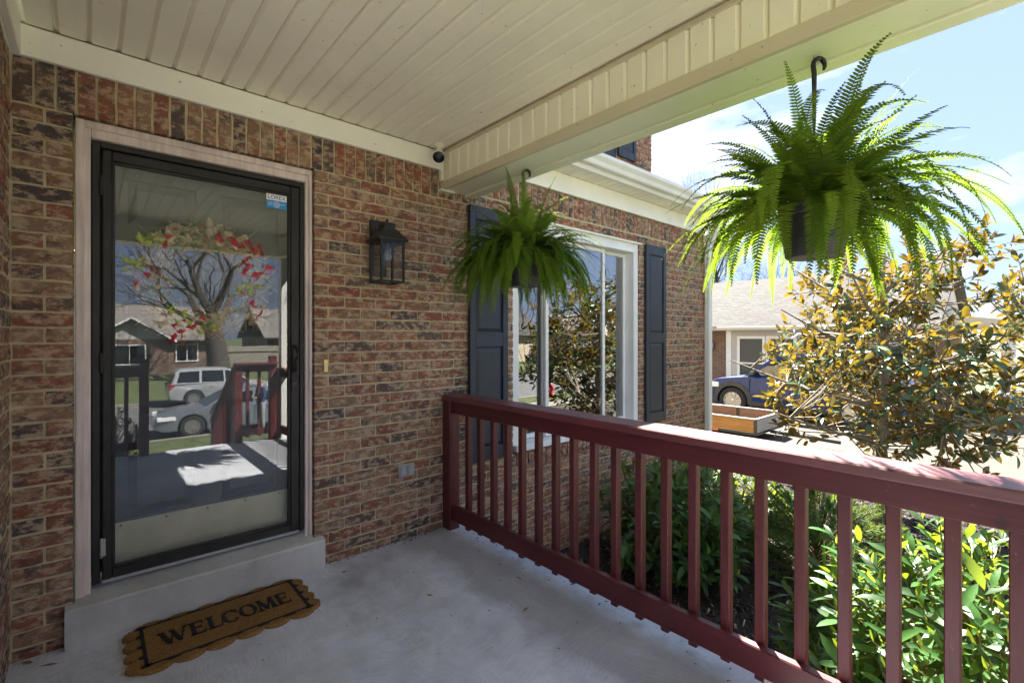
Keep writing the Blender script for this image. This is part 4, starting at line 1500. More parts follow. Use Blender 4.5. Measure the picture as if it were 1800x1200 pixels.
# L
o_ = 2.02
stroke(o_, 0, o_, 1.0, 0.17); serif(o_, 0.97, 0.32); stroke(o_ - 0.14, 0.03, o_ + 0.42, 0.03, 0.06); stroke(o_ + 0.40, 0.03, o_ + 0.45, 0.28, 0.055)
# C, O
ring(2.88, 0.5, 0.40, 0.52, 42, 318, 0.19, 0.07); stroke(3.16, 0.68, 3.17, 0.94, 0.06)
ring(3.66, 0.5, 0.40, 0.52, 0, 360, 0.18, 0.07)
# M
o_ = 4.18
stroke(o_, 0, o_ + 0.03, 1.0, 0.07); serif(o_, 0.03, 0.24); stroke(o_ + 0.05, 1.0, o_ + 0.31, 0.05, 0.15); stroke(o_ + 0.31, 0.05, o_ + 0.58, 1.0, 0.07); stroke(o_ + 0.60, 1.0, o_ + 0.62, 0.0, 0.17); serif(o_ + 0.62, 0.03, 0.30); serif(o_ + 0.02, 0.97, 0.18); serif(o_ + 0.62, 0.97, 0.18)
letter_E(5.14)
# squeeze the word to its width
xs_ = [p[0] for p in lt.v]
k_ = (0.765 - 0.222) / (max(xs_) - min(xs_))
b_ = min(xs_)
lt.v = [(0.222 + (p[0] - b_) * k_, p[1], p[2] + 0.0006) for p in lt.v]
add('lettering', lt, 'mat_black', mat_e)

gt = MB()
q_ = random.Random(8)
for i in range(200):
    k = i % 3
    if k == 0:
        x, y = q_.uniform(1.05, 1.86), -0.012 - abs(q_.gauss(0, 0.025))
    elif k == 1:
        x, y = 1.99 - abs(q_.gauss(0, 0.10)), q_.uniform(-3.5, -0.1)
    else:
        x, y = q_.uniform(-0.24, 1.9), q_.uniform(-3.0, -0.1)
    if -0.1 < x < 1.04 and y > -0.06:
        continue
    if 0.09 < x < 0.88 and -0.5 < y:
        continue
    w = q_.uniform(0.0012, 0.0045)
    a = q_.uniform(0, PI)
    l = w * q_.uniform(1, 4)
    c, s_ = math.cos(a), math.sin(a)
    gt.cur = 0 if q_.random() < 0.6 else 1
    gt.add([(x - l * c, y - l * s_, 0.0012), (x - w * s_, y + w * c, 0.0012), (x + l * c, y + l * s_, 0.0012), (x + w * s_, y - w * c, 0.0012), (x, y, 0.0012 + w)], [(0, 1, 4), (1, 2, 4), (2, 3, 4), (3, 0, 4)])
gto = add('grit', gt, ['mulch_chip', 'dead_leaf'])
tag(gto, 'fine dark grit and plant crumbs scattered over the porch slab', 'grit', kind='stuff')
# a few dry leaves on the slab
LEAF_AT = ('beside the lower left corner of the door step', 'in the middle of the bare slab', 'by the wall right of the door step', 'near the railing nearest the viewer', 'in the corner left of the door step', 'under the railing, second nearest the viewer')
for i, (x, y) in enumerate(((-0.13, -0.13), (1.33, -0.72), (1.10, -0.18), (1.62, -1.15), (-0.20, -0.05), (1.80, -0.9))):
    q = random.Random(40 + i)
    m = MB()
    a = q.uniform(0, 6)
    L, W = q.uniform(0.018, 0.035), q.uniform(0.006, 0.012)
    c, s = math.cos(a), math.sin(a)
    pts = [(-L, 0, 0.002), (-L * 0.2, W, 0.008), (L, 0, 0.004), (-L * 0.1, -W, 0.006), (0, 0, 0.0015)]
    m.add([(x + px * c - py * s, y + px * s + py * c, pz) for px, py, pz in pts], [(0, 4, 1), (1, 4, 2), (2, 4, 3), (3, 4, 0)])
    o = add('dry_leaf', m, 'dead_leaf')
    tag(o, 'tiny curled brown leaf fragment ' + LEAF_AT[i], 'leaf', 'leaf fragments on the porch floor')

# ------------------------------------------------------------------ foliage tools
def leaf_mb(L, W, fold=0.25, curl=0.2, seg=4, tint=0.5, tip=1.0):
    m = MB()
    m.ct = tint
    vs = []
    for i in range(seg + 1):
        t = i / seg
        w = W / 2 * (math.sin(PI * min(1, t * 0.94 + 0.03)) ** 0.8) if 0 < i < seg else 0.0
        z = -curl * L * t * t
        x = L * t
        if i in (0, seg):
            vs.append((x, 0, z))
        else:
            vs += [(x, w, z + fold * w), (x, 0, z), (x, -w, z + fold * w)]
    fs = [(0, 2, 1), (0, 3, 2)]
    for i in range(1, seg - 1):
        a = 1 + (i - 1) * 3
        fs += [(a, a + 1, a + 4, a + 3), (a + 1, a + 2, a + 5, a + 4)]
    a = 1 + (seg - 2) * 3
    last = len(vs) - 1
    fs += [(a, a + 1, last), (a + 1, a + 2, last)]
    m.add(vs, fs)
    return m
def frame(pos, d, up=Vector((0, 0, 1)), roll=0.0, s=1.0):
    """leaf local x along d, local z near up"""
    d = d.normalized()
    y = up.cross(d)
    if y.length < 1e-4:
        y = Vector((0, 1, 0)).cross(d)
    y.normalize()
    z = d.cross(y)
    M = Matrix((d, y, z)).transposed().to_4x4()
    return Matrix.Translation(pos) @ M @ Matrix.Rotation(roll, 4, 'X') @ Matrix.Scale(s, 4)
def place_leaves(leaves, mbs, mats, parent, single=300, name='leaf', rest_name='foliage'):
    mes = [m.mesh(name, mats, 'all', recalc=False) for m in mbs]
    def score(lf):
        p = lf[0].translation
        u, w, d = proj(p)
        if not (-20 < u < 1820 and -20 < w < 1220) or d < 0.2:
            return 0
        return 1.0 / d - lf[2]
    leaves.sort(key=score, reverse=True)
    for M, k, _ in leaves[:single]:
        link(name, mes[k], parent, M)
    rest = MB()
    for M, k, _ in leaves[single:]:
        b = mbs[k]
        rest.ct = b.tint[0]
        rest.add([M @ Vector(p) for p in b.v], b.f)
    if rest.v:
        tag(add(rest_name, rest, mats, parent, 'all', recalc=False), kind='stuff')

# ------------------------------------------------------------------ hanging ferns
def frond_mb(rnd, base, az, elev, length, droop, pinna, width=0.0138, twist=0.0):
    m = MB()
    m.ct = rnd.random()
    n = max(18, int(length / 0.0105))
    p = Vector(base)
    d = Vector((math.cos(az) * math.cos(elev), math.sin(az) * math.cos(elev), math.sin(elev)))
    pts, dirs = [p.copy()], [d.copy()]
    st = length / n
    side0 = Vector((-math.sin(az), math.cos(az), 0))
    for i in range(n):
        t = i / n
        d = (d + Vector((0, 0, -1)) * droop * st * (0.5 + 1.8 * t) + side0 * twist * st).normalized()
        p = p + d * st
        pts.append(p.copy())
        dirs.append(d.copy())
    m.tube(pts[::2] + [pts[-1]] if len(pts) % 2 == 0 else pts[::2], [0.0018 * (1 - 0.8 * i / (len(pts) // 2 + 1)) + 0.0003 for i in range(len(pts[::2]) + (1 if len(pts) % 2 == 0 else 0))], 3, False)
    for i in range(2, n + 1):
        t = i / n
        prof = min(1.0, t / 0.22) ** 0.7 * (1 - max(0, (t - 0.35)) / 0.68) ** 0.75 if t < 1.0 else 0.12
        L = pinna * max(0.10, prof)
        dd = dirs[i]
        side = dd.cross(Vector((0, 0, 1)))
        if side.length < 0.15:
            side = side0.copy()
        side.normalize()
        up = side.cross(dd).normalized()
        for s in (-1, 1):
            ld = (side * s * 0.93 + dd * 0.34 + up * rnd.uniform(-0.12, 0.22)).normalized()
            q = pts[i] + dd * (0.003 if s > 0 else 0.0)
            wv = dd * (width * (0.6 + 0.4 * prof))
            tipz = Vector((0, 0, -0.12 * L))
            a = q - wv * 0.28
            b = q + ld * (L * 0.62) + wv * 0.36 + tipz * 0.3
            a2 = q + wv * 0.42
            c = q + ld * L + tipz + wv * 0.12
            e2 = q + ld * (L * 0.55) - wv * 0.36 + tipz * 0.3
            m.add([a, e2, c, b, a2], [(0, 1, 2, 3, 4)] if s > 0 else [(4, 3, 2, 1, 0)])
    return m
def hanging_fern(base, label, seed, nfr, lmin, lmax, specs, pot_r=0.118, pot_h=0.195, drp=(1.3, 3.4)):
    x, y, z0 = base
    f = empty('hanging_fern', (x, y, z0), label, 'fern')
    zt = z0 + pot_h
    pr = [(pot_r * 0.76, 0.0), (pot_r * 0.80, 0.006), (pot_r * 0.86, pot_h * 0.30), (pot_r * 0.885, pot_h * 0.31), (pot_r * 0.885, pot_h * 0.34), (pot_r * 0.88, pot_h * 0.36), (pot_r * 0.90, pot_h * 0.40), (pot_r * 0.90, pot_h * 0.43), (pot_r * 0.90, pot_h * 0.78),
          (pot_r * 0.98, pot_h * 0.80), (pot_r * 1.0, pot_h), (pot_r * 0.95, pot_h), (pot_r * 0.92, pot_h * 0.86), (0, pot_h * 0.86)]
    add('pot', MB().lathe(pr, (x, y, z0), 36), 'pot_plastic', f, True)
    add('soil', MB().lathe([(pot_r * 0.9, pot_h * 0.88), (pot_r * 0.5, pot_h * 0.93), (0, pot_h * 0.95)], (x, y, z0), 18), 'mulch', f, True)
    # three straps and the hook
    zh = 2.405
    hub = Vector((x, y, zt + 0.26))
    for k in range(3):
        a = R(90 + 120 * k)
        e_ = Vector((x + pot_r * 0.97 * math.cos(a), y + pot_r * 0.97 * math.sin(a), zt - 0.01))
        add('hanger_arm', MB().tube([e_, e_.lerp(hub, 0.5) + Vector((math.cos(a), math.sin(a), 0)) * 0.012, hub], 0.0035, 6), 'black_plastic', f)
    hk = MB()
    pts = [hub, hub + Vector((0, 0, 0.05))]
    ztop = zh - 0.045
    pts += [Vector((x, y, ztop - 0.03))]
    for k in range(9):
        a = R(180 - k * 27)
        pts.append(Vector((x + 0.018 * 0.75 + 0.022 * math.cos(a) * 0.75, y - (0.018 + 0.022 * math.cos(a)) * 0.65, ztop + 0.026 * math.sin(a))))
    hk.tube(pts, [0.004, 0.006, 0.009] + [0.009] * 6 + [0.008, 0.007, 0.005], 8)
    add('hook', hk, 'black_plastic', f, True)
    ey = MB()
    ey.tube([(x, y, 2.403), (x, y, 2.385), (x + 0.008, y - 0.006, 2.378), (x + 0.014, y - 0.010, 2.370), (x + 0.008, y - 0.006, 2.362), (x, y, 2.366)], 0.002, 6)
    add('screw_hook', ey, 'steel', f)
    r = random.Random(seed)
    k = 0
    for i in range(nfr):
        az = i * 2.39996 + r.uniform(-0.25, 0.25)
        u = (i + 0.5) / nfr
        elev = R(84 - 88 * u ** 0.9) + r.uniform(-0.15, 0.15)
        L = lmin + (lmax - lmin) * r.random()
        if elev > R(55):
            L = L * 0.9 + 0.03
        dr = r.uniform(*drp)
        rb = pot_r * 0.62 * math.sqrt(u)
        b = (x + rb * math.cos(az), y + rb * math.sin(az), zt - 0.015)
        add('frond', frond_mb(r, b, az, elev, L, dr, r.uniform(0.036, 0.052), twist=r.uniform(-1.8, 1.8)), 'fern_leaf', f, False, recalc=False)
    for i in range(int(nfr * 0.42)):
        az = i * 2.39996 + 0.7 + r.uniform(-0.3, 0.3)
        b = (x + pot_r * 0.8 * math.cos(az), y + pot_r * 0.8 * math.sin(az), zt - 0.01)
        add('frond', frond_mb(r, b, az, R(r.uniform(5, 45)), r.uniform(0.75, 1.0) * lmax, r.uniform(3.6, 6.5), r.uniform(0.034, 0.048), twist=r.uniform(-0.8, 0.8)), 'fern_leaf', f, False, recalc=False)
    for (az, elev, L, dr, pn) in specs:
        b = (x + 0.05 * math.cos(R(az)), y + 0.05 * math.sin(R(az)), zt - 0.01)
        add('frond', frond_mb(r, b, R(az), R(elev), L, dr, pn), 'fern_leaf', f, False, recalc=False)
    return f
# right = azimuth -41.6 deg, towards the camera = 228 deg
hanging_fern((2.0, -2.30, 1.650), 'large sprawling fern in a dark pot hanging from the near beam against the sky', 21, 130, 0.34, 0.56,
             [(-35, 62, 0.66, 0.6, 0.020), (-42, 40, 0.74, 2.2, 0.032), (-48, 30, 0.78, 1.9, 0.034), (-30, 52, 0.55, 0.8, 0.018), (235, 80, 0.55, 3.0, 0.055), (228, 74, 0.55, 4.2, 0.055), (120, 80, 0.46, 2.2, 0.04), (40, 78, 0.46, 2.4, 0.04), (-30, 72, 0.50, 2.4, 0.042), (180, 74, 0.5, 2.0, 0.042), (260, 80, 0.5, 1.5, 0.045),
              (140, 38, 0.55, 2.4, 0.034), (150, 52, 0.50, 2.2, 0.030), (-60, 34, 0.7, 2.6, 0.034), (-50, 12, 0.62, 2.0, 0.030), (130, 25, 0.5, 3.6, 0.034), (215, 20, 0.48, 7, 0.036)])
hanging_fern((2.0, -0.725, 1.665), 'smaller dense dark fern in a hanging pot near the brick wall', 33, 190, 0.34, 0.56,
             [(140, 40, 0.50, 2.6, 0.030), (135, 20, 0.50, 2.6, 0.030), (-40, 75, 0.42, 0.6, 0.02), (150, 62, 0.42, 2.0, 0.036), (228, 85, 0.5, 1.6, 0.05), (100, 84, 0.52, 1.3, 0.04), (200, 80, 0.52, 2.0, 0.045), (-60, 80, 0.5, 1.8, 0.042), (240, 65, 0.5, 3.5, 0.05), (220, 40, 0.5, 4.5, 0.05)], 0.115, 0.19, (2.2, 5.0))

# ------------------------------------------------------------------ laurel bushes
def bush(name, label, cen, rad, nsh, seed, mat, Lf, leafn=8, cat='bush', single=300, W=0.30, inner=0.45, up=0.35):
    r = random.Random(seed)
    gz = ground_z(cen[0], cen[1])
    b = empty(name, (cen[0], cen[1], gz), label, cat)
    C, Rd = Vector(cen), Vector(rad)
    mbs = [leaf_mb(Lf * r.uniform(0.85, 1.1), Lf * W * r.uniform(0.85, 1.15), r.uniform(0.15, 0.4), r.uniform(0.05, 0.35), 4, (i * 0.618) % 1) for i in range(10)]
    leaves, stems = [], MB()
    for i in range(nsh):
        while True:
            q = Vector((r.gauss(0, 1), r.gauss(0, 1), r.gauss(0, 1)))
            if q.length > 0.01:
                q.normalize()
                if q.z > -0.75:
                    break
        rr = r.uniform(inner, 1.0) ** 0.6
        lump = 1.0 + 0.22 * noise.noise(q * 2.1 + Vector((seed, 0, 0)))
        tip = C + Vector((q.x * Rd.x, q.y * Rd.y, q.z * Rd.z)) * rr * lump
        if tip.z < gz + 0.06:
            tip.z = gz + r.uniform(0.05, 0.25)
        if tip.y > -0.06 and tip.x < 6:
            tip.y = -r.uniform(0.06, 0.2)
        if tip.x < 2.10 and tip.y > -4:
            tip.x = 2.10 + r.uniform(0, 0.08)
        root = Vector((C.x + r.gauss(0, 0.08), C.y + r.gauss(0, 0.08), gz))
        mid = root.lerp(tip, 0.55) + Vector((0, 0, 0.08))
        stems.tube([root, mid, tip], [0.006, 0.0045, 0.002], 4, False)
        d = (tip - mid).normalized()
        d = (d + Vector((0, 0, up))).normalized()
        nl = leafn + r.randint(-2, 2)
        for k in range(nl):
            t = k / max(1, nl - 1)
            pos = tip - d * (0.16 * (1 - t)) * (Lf / 0.12)
            a = k * 2.4 + r.uniform(-0.4, 0.4)
            sd = d.orthogonal().normalized()
            sd.rotate(Quaternion(d, a))
            ld = (sd * (0.95 - 0.5 * t) + d * (0.35 + 0.6 * t) + Vector((0, 0, -0.18))).normalized()
            s = r.uniform(0.45, 1.12) * (0.75 if k == nl - 1 else 1)
            if (pos + ld * Lf).y > -0.02 and tip.x < 6:
                ld.y = -abs(ld.y)
            if (pos + ld * Lf).x < 2.03 and pos.y > -4:
                ld.x = abs(ld.x)
            upv = (Vector((0, 0, 1)) * 0.8 + q * 0.6)
            leaves.append((frame(pos, ld, upv, r.uniform(-0.35, 0.35), s), r.randrange(10), (1 - rr) * 0.5))
    tag(add('stems', stems, 'stem', b), kind='stuff')
    place_leaves(leaves, mbs, mat, b, single)
    return b
bush('laurel_bush', 'shaded dark green laurel bush against the brick wall under the window', (3.58, -0.84, -0.12), (0.66, 0.66, 0.52), 330, 51, 'laurel_leaf', 0.125)
bush('laurel_bush', 'small laurel bush between the shaded laurel and the driveway corner', (5.05, -0.85, -0.42), (0.55, 0.50, 0.42), 130, 52, 'laurel_leaf', 0.12)
bush('laurel_bush', 'sunlit yellow green laurel bush close behind the near end of the railing', (2.92, -2.72, -0.10), (0.62, 0.86, 0.62), 470, 53, 'laurel_leaf', 0.135)

# feathery conifer shrub
def conifer(cen, rad, seed):
    r = random.Random(seed)
    gz = ground_z(cen[0], cen[1])
    b = empty('conifer_shrub', (cen[0], cen[1], gz), 'feathery light green conifer shrub between the laurels', 'shrub')
    st_, lf_ = MB(), MB()
    for i in range(230):
        a = r.uniform(0, 2 * PI)
        h = r.uniform(0.0, 1.0)
        rr = (0.35 + 0.65 * math.sin(PI * min(1, h * 0.8 + 0.2))) * r.uniform(0.5, 1.0)
        tip = Vector((cen[0] + math.cos(a) * rr * rad[0], cen[1] + math.sin(a) * rr * rad[1], gz + 0.08 + h * rad[2]))
        root = Vector((cen[0], cen[1], gz + h * rad[2] * 0.5))
        mid = root.lerp(tip, 0.6) + Vector((0, 0, 0.04))
        st_.tube([root, mid, tip], [0.004, 0.003, 0.001], 3, False)
        ax = (tip - mid).normalized()
        for k in range(34):
            t = r.random()
            p = mid.lerp(tip, t)
            lf_.ct = r.random()
            sd = ax.orthogonal().normalized()
            sd.rotate(Quaternion(ax, r.uniform(0, 6.28)))
            d = (ax * 0.8 + sd * 0.8 + Vector((0, 0, r.uniform(-0.3, 0.3)))).normalized()
            L = r.uniform(0.03, 0.07)
            w = sd.cross(ax) * 0.0035
            for q in range(3):
                d2 = (d + Vector((r.uniform(-.6, .6), r.uniform(-.6, .6), r.uniform(-.5, .5)))).normalized()
                lf_.add([p - w, p + w, p + d2 * L], [(0, 1, 2)])
    add('branches', st_, 'stem', b)
    tag(b.children[0], kind='stuff')
    tag(add('foliage', lf_, 'conifer_leaf', b, recalc=False), kind='stuff')
conifer((4.10, -1.72, 0), (0.62, 0.60, 0.85), 8)

# mulch chips
ch = MB()
q = random.Random(77)
for i in range(14000):
    x, y = q.uniform(2.06, 7.0), q.uniform(-3.5, -0.02)
    z = ground_z(x, y) + 0.016
    a = q.uniform(0, PI)
    L, W = q.uniform(0.008, 0.03), q.uniform(0.003, 0.007)
    c, s = math.cos(a), math.sin(a)
    h = q.uniform(0.002, 0.012)
    ch.cur = 0 if q.random() < 0.86 else 1
    t1, t2 = q.uniform(0, 0.012), q.uniform(0, 0.012)
    ch.add([(x - L * c - W * s, y - L * s + W * c, z + t1), (x - L * c + W * s, y - L * s - W * c, z), (x + L * c + W * s, y + L * s - W * c, z + t2), (x + L * c - W * s, y + L * s + W * c, z + t2 + h)], [(0, 1, 2, 3)])
mc = add('mulch_chips', ch, ['mulch_chip', 'straw_chip'], recalc=False)
tag(mc, 'dark wood mulch chips covering the planting bed', 'mulch', kind='stuff')

# ------------------------------------------------------------------ magnolia
def magnolia():
    r = random.Random(90)
    base = Vector((6.15, -1.75, ground_z(6.15, -1.75)))
    t = empty('magnolia_tree', base, 'young magnolia with glossy dark leaves and rusty brown undersides beside the driveway', 'tree')
    wood_ = MB()
    trunk = [base + Vector((0, 0, -0.05)), base + Vector((0.02, 0.0, 0.4)), base + Vector((-0.02, 0.02, 0.8)), base + Vector((-0.03, -0.02, 1.25)), base + Vector((0.0, 0.0, 1.8)), base + Vector((0.05, 0.02, 2.4)), base + Vector((0.06, 0.0, 2.95))]
    wood_.tube(trunk, [0.07, 0.06, 0.052, 0.045, 0.035, 0.022, 0.008], 9)
    limbs = []
    for k in range(15):
        tt = r.uniform(0.7, 2.5)
        p0_ = base + Vector((0, 0, tt))
        a = k * 2.4 + r.uniform(-.3, .3)
        out = 1.45 * (1 - max(0, tt - 1.2) / 2.4)
        p2 = p0_ + Vector((math.cos(a) * out, math.sin(a) * out, 0.35 + 0.35 * r.random()))
        p1_ = p0_.lerp(p2, 0.5) + Vector((0, 0, -0.06))
        wood_.tube([p0_, p1_, p2], [0.026, 0.017, 0.006], 6)
        limbs.append((p0_, p1_, p2))
    mbs = [leaf_mb(0.138 * r.uniform(0.8, 1.1), 0.050 * r.uniform(0.85, 1.2), r.uniform(0.25, 0.6), r.uniform(-0.05, 0.25), 4, (i * 0.618) % 1) for i in range(12)]
    leaves = []
    C = base + Vector((0.32, -0.15, 1.80))
    tips = []
    for i in range(700):
        q = Vector((r.gauss(0, 1), r.gauss(0, 1), r.gauss(0, 1))).normalized()
        rr = r.uniform(0.12, 1.0) ** 0.5
        lump = 1 + 0.34 * noise.noise(q * 2.6 + Vector((4, 2, 0)))
        rad = Vector((1.38, 1.38, 1.30))
        tip = C + Vector((q.x * rad.x, q.y * rad.y, q.z * rad.z)) * rr * lump
        if noise.noise(tip * 1.55 + Vector((3.1, 0, 9))) < -0.24:
            continue
        tips.append((tip, q, rr))
    # tall shoots on the right
    for k in range(16):
        tip = base + Vector((0.95 + r.uniform(-0.25, 0.35), -1.05 + r.uniform(-0.3, 0.3), 2.3 + r.uniform(-0.3, 0.62)))
        tips.append((tip, Vector((0.3, -0.3, 0.8)).normalized(), 1.0))
    for tip, q, rr in tips:
        best = None
        for (a0, a1, a2) in limbs:
            for s in (0.35, 0.6, 0.85):
                p = a0.lerp(a1, s * 2) if s < 0.5 else a1.lerp(a2, s * 2 - 1)
                dd = (p - tip).length + max(0, p.z - tip.z) * 2
                if best is None or dd < best[0]:
                    best = (dd, p)
        p = best[1]
        mid = p.lerp(tip, 0.55) + Vector((r.uniform(-.04, .04), r.uniform(-.04, .04), -0.05))
        wood_.tube([p, mid, tip], [0.009, 0.006, 0.003], 4, False)
        ax = (tip - mid).normalized()
        ax = (ax + Vector((0, 0, 0.5))).normalized()
        nl = r.randint(8, 13)
        for k in range(nl):
            tt = k / (nl - 1)
            pos = tip - ax * 0.15 * (1 - tt)
            sd = ax.orthogonal().normalized()
            sd.rotate(Quaternion(ax, k * 2.4 + r.uniform(-.3, .3)))
            ld = (sd * (1.0 - 0.6 * tt) + ax * (0.05 + 0.9 * tt) + Vector((0, 0, -0.45 * (1 - tt)))).normalized()
            leaves.append((frame(pos, ld, ax + Vector((r.gauss(0, 0.5), r.gauss(0, 0.5), 0.3 + r.gauss(0, 0.4))), r.uniform(-0.8, 0.8), r.uniform(0.5, 1.05)), r.randrange(12), 0))
    add('trunk', wood_, 'magnolia_bark', t, 'all')
    place_leaves(leaves, mbs, 'magnolia_leaf', t, 300)
magnolia()

# ------------------------------------------------------------------ vehicles
def arc(cx, cz, r, a0, a1, n=9):
    return [(cx + r * math.cos(R(a0 + (a1 - a0) * i / n)), cz + r * math.sin(R(a0 + (a1 - a0) * i / n))) for i in range(n + 1)]
def vehicle(name, label, cat, loc, rotz, paint_m, spec):
    """spec: W, wheel xs, wheel r, lower outline (top part), cabin outline, side windows; x forward, z up"""
    v = empty(name, loc, label, cat, rotz=rotz)
    W, (xf, xr), wr, belt = spec['W'], spec['wx'], spec['wr'], spec['belt']
    zb = spec['zb']
    ar = wr + 0.055
    dz = zb - wr
    a_in = math.degrees(math.asin(max(-0.95, min(0.95, dz / ar))))
    low = list(spec['low'])                       # rear-bottom over the top to front-bottom
    out = low + [(xf + ar * math.cos(R(a_in)), zb)] + arc(xf, wr, ar, a_in, 180 - a_in)[1:] + arc(xr, wr, ar, a_in, 180 - a_in)
    bm = bmesh.new()
    def solid(poly, hw):
        vs = [bm.verts.new((p[0], -hw(p), p[1])) for p in poly]
        ws = [bm.verts.new((p[0], hw(p), p[1])) for p in poly]
        n = len(poly)
        f1 = bm.faces.new(vs[::-1])
        f2 = bm.faces.new(ws)
        for i in range(n):
            j = (i + 1) % n
            bm.faces.new((vs[i], vs[j], ws[j], ws[i]))
        return f1, f2
    xmax, xmin = max(p[0] for p in low), min(p[0] for p in low)
    def taper(p):
        t = max(0, (abs(p[0] - (xmax + xmin) / 2) - (xmax - xmin) * 0.36) / ((xmax - xmin) * 0.14))
        return W / 2 - 0.10 * t * t - 0.05 * max(0, (p[1] - belt * 0.72)) / (belt * 0.28)
    f1, f2 = solid(out, taper)
    bmesh.ops.recalc_face_normals(bm, faces=bm.faces[:])
    edges = [e for f in (f1, f2) for e in f.edges]
    bmesh.ops.bevel(bm, geom=edges, offset=0.045, segments=2, affect='EDGES', profile=0.6, clamp_overlap=True)
    bmesh.ops.triangulate(bm, faces=[f for f in bm.faces if len(f.verts) > 4])
    m = MB().from_bm(bm)
    add('body', m, paint_m, v, True)
    cab = spec['cab']
    top = max(p[1] for p in cab)
    def chw(p):
        return W / 2 - 0.075 - (p[1] - belt) * 0.27
    bm = bmesh.new()
    f1, f2 = solid(cab, chw)
    bmesh.ops.recalc_face_normals(bm, faces=bm.faces[:])
    bmesh.ops.bevel(bm, geom=[e for f in (f1, f2) for e in f.edges], offset=0.04, segments=2, affect='EDGES', clamp_overlap=True)
    add('cabin', MB().from_bm(bm), paint_m, v, True)
    for wpoly in spec['win']:
        for s in (-1, 1):
            m = MB()
            m.prism([(p[0], s * (chw(p) + 0.004), p[1]) for p in wpoly], (0, -s * 0.02, 0))
            add('side_window', m, 'car_glass', v)
    for (a, b), nm in ((spec['ws'], 'windscreen'), (spec['rw'], 'rear_window')):
        a, b = Vector((a[0], 0, a[1])), Vector((b[0], 0, b[1]))
        d = (b - a)
        nrm = Vector((-d.z, 0, d.x)).normalized()
        if nm == 'windscreen':
            nrm = Vector((abs(nrm.x), 0, abs(nrm.z)))
        else:
            nrm = Vector((-abs(nrm.x), 0, abs(nrm.z)))
        a2, b2 = a + d * 0.06 + nrm * 0.004, a + d * 0.92 + nrm * 0.004
        ha, hb = chw((0, a2.z)) - 0.06, chw((0, b2.z)) - 0.06
        m = MB()
        m.prism([(a2.x, -ha, a2.z), (a2.x, ha, a2.z), (b2.x, hb, b2.z), (b2.x, -hb, b2.z)], -nrm * 0.02)
        add(nm, m, 'car_glass', v)
    for wx in (xf, xr):
        for s in (-1, 1):
            yc = s * (W / 2 - 0.11)
            ty = MB().lathe([(0, -0.03), (wr * 0.62, -0.03), (wr * 0.64, -0.10), (wr * 0.93, -0.105), (wr, -0.075), (wr, 0.075), (wr * 0.93, 0.105), (wr * 0.64, 0.10), (wr * 0.62, 0.03), (0, 0.03)], (wx, yc, wr), 26, 'Y')
            wo = add('wheel', ty, 'tyre', v, True)
            rm = MB()
            rm.lathe([(wr * 0.66, 0.02 * s), (wr * 0.66, 0.098 * s), (wr * 0.60, 0.098 * s), (wr * 0.58, 0.05 * s)], (wx, yc, wr), 26, 'Y')
            rm.lathe([(wr * 0.17, 0.03 * s), (wr * 0.15, 0.085 * s), (0, 0.09 * s)], (wx, yc, wr), 12, 'Y')
            for k in range(10):
                a = 2 * PI * k / 10
                ca, sa = math.cos(a), math.sin(a)
                p_, q__ = wr * 0.12, wr * 0.62
                wd = wr * 0.055
                rm.prism([(wx + ca * p_ - sa * wd, yc + s * 0.05, wr + sa * p_ + ca * wd), (wx + ca * p_ + sa * wd, yc + s * 0.05, wr + sa * p_ - ca * wd), (wx + ca * q__ + sa * wd, yc + s * 0.06, wr + sa * q__ - ca * wd), (wx + ca * q__ - sa * wd, yc + s * 0.06, wr + sa * q__ + ca * wd)], (0, s * 0.025, 0))
            add('rim', rm, 'rim_metal', wo)
    hl, tl = spec['hl'], spec['tl']
    for s in (-1, 1):
        for (x0, x1, z0, z1), nm, mt in ((hl, 'headlight', 'head_light'), (tl, 'tail_light', 'tail_light')):
            hw0 = taper((x0, z0)) - 0.03
            m = MB()
            m.bbox(x0, x1, s * (hw0 - 0.20), s * (hw0 + 0.034), z0, z1, b=0.012)
            add(nm, m, mt, v)
        mp = spec['mir']
        m = MB()
        m.bbox(mp[0] - 0.06, mp[0] + 0.06, s * (W / 2 - 0.06), s * (W / 2 + 0.14), mp[1], mp[1] + 0.13, b=0.03)
        add('mirror', m, spec.get('mirmat', paint_m), v)
        for hx in spec['hnd']:
            add('door_handle', BB(hx - 0.09, hx + 0.09, s * (W / 2 - 0.03), s * (W / 2 + 0.012), belt - 0.14, belt - 0.11, b=0.006), paint_m if not spec.get('clad') else 'car_trim', v)
        for dx in spec['seam']:
            add('door_seam', B(dx - 0.004, dx + 0.004, s * (W / 2 - 0.02), s * (W / 2 - 0.0), zb + 0.13, belt - 0.04), 'car_trim', v)
        if spec.get('clad'):
            for wx in (xf, xr):
                pts = arc(wx, wr, ar - 0.012, a_in, 180 - a_in, 12)
                pto = arc(wx, wr, ar + 0.10, a_in * 0.8, 180 - a_in * 0.8, 12)
                m = MB()
                vs = [(p[0], s * (W / 2 + 0.006), p[1]) for p in pts] + [(p[0], s * (W / 2 + 0.002), p[1]) for p in pto]
                vs += [(p[0], s * (W / 2 - 0.05), p[1]) for p in pts] + [(p[0], s * (W / 2 - 0.05), p[1]) for p in pto]
                n = 13
                fs4 = []
                for i in range(n - 1):
                    fs4 += [(i, i + 1, n + i + 1, n + i), (2 * n + i, 2 * n + i + 1, i + 1, i), (n + i, n + i + 1, 3 * n + i + 1, 3 * n + i)]
                m.add(vs, fs4)
                add('wheel_arch', m, 'car_trim', v)
        add('sill', BB(xr + ar + 0.02, xf - ar - 0.02, s * (W / 2 - 0.06), s * (W / 2 + 0.004), zb - 0.03, zb + 0.10, b=0.01), 'car_trim' if spec.get('clad') else paint_m, v)
    ul = MB()
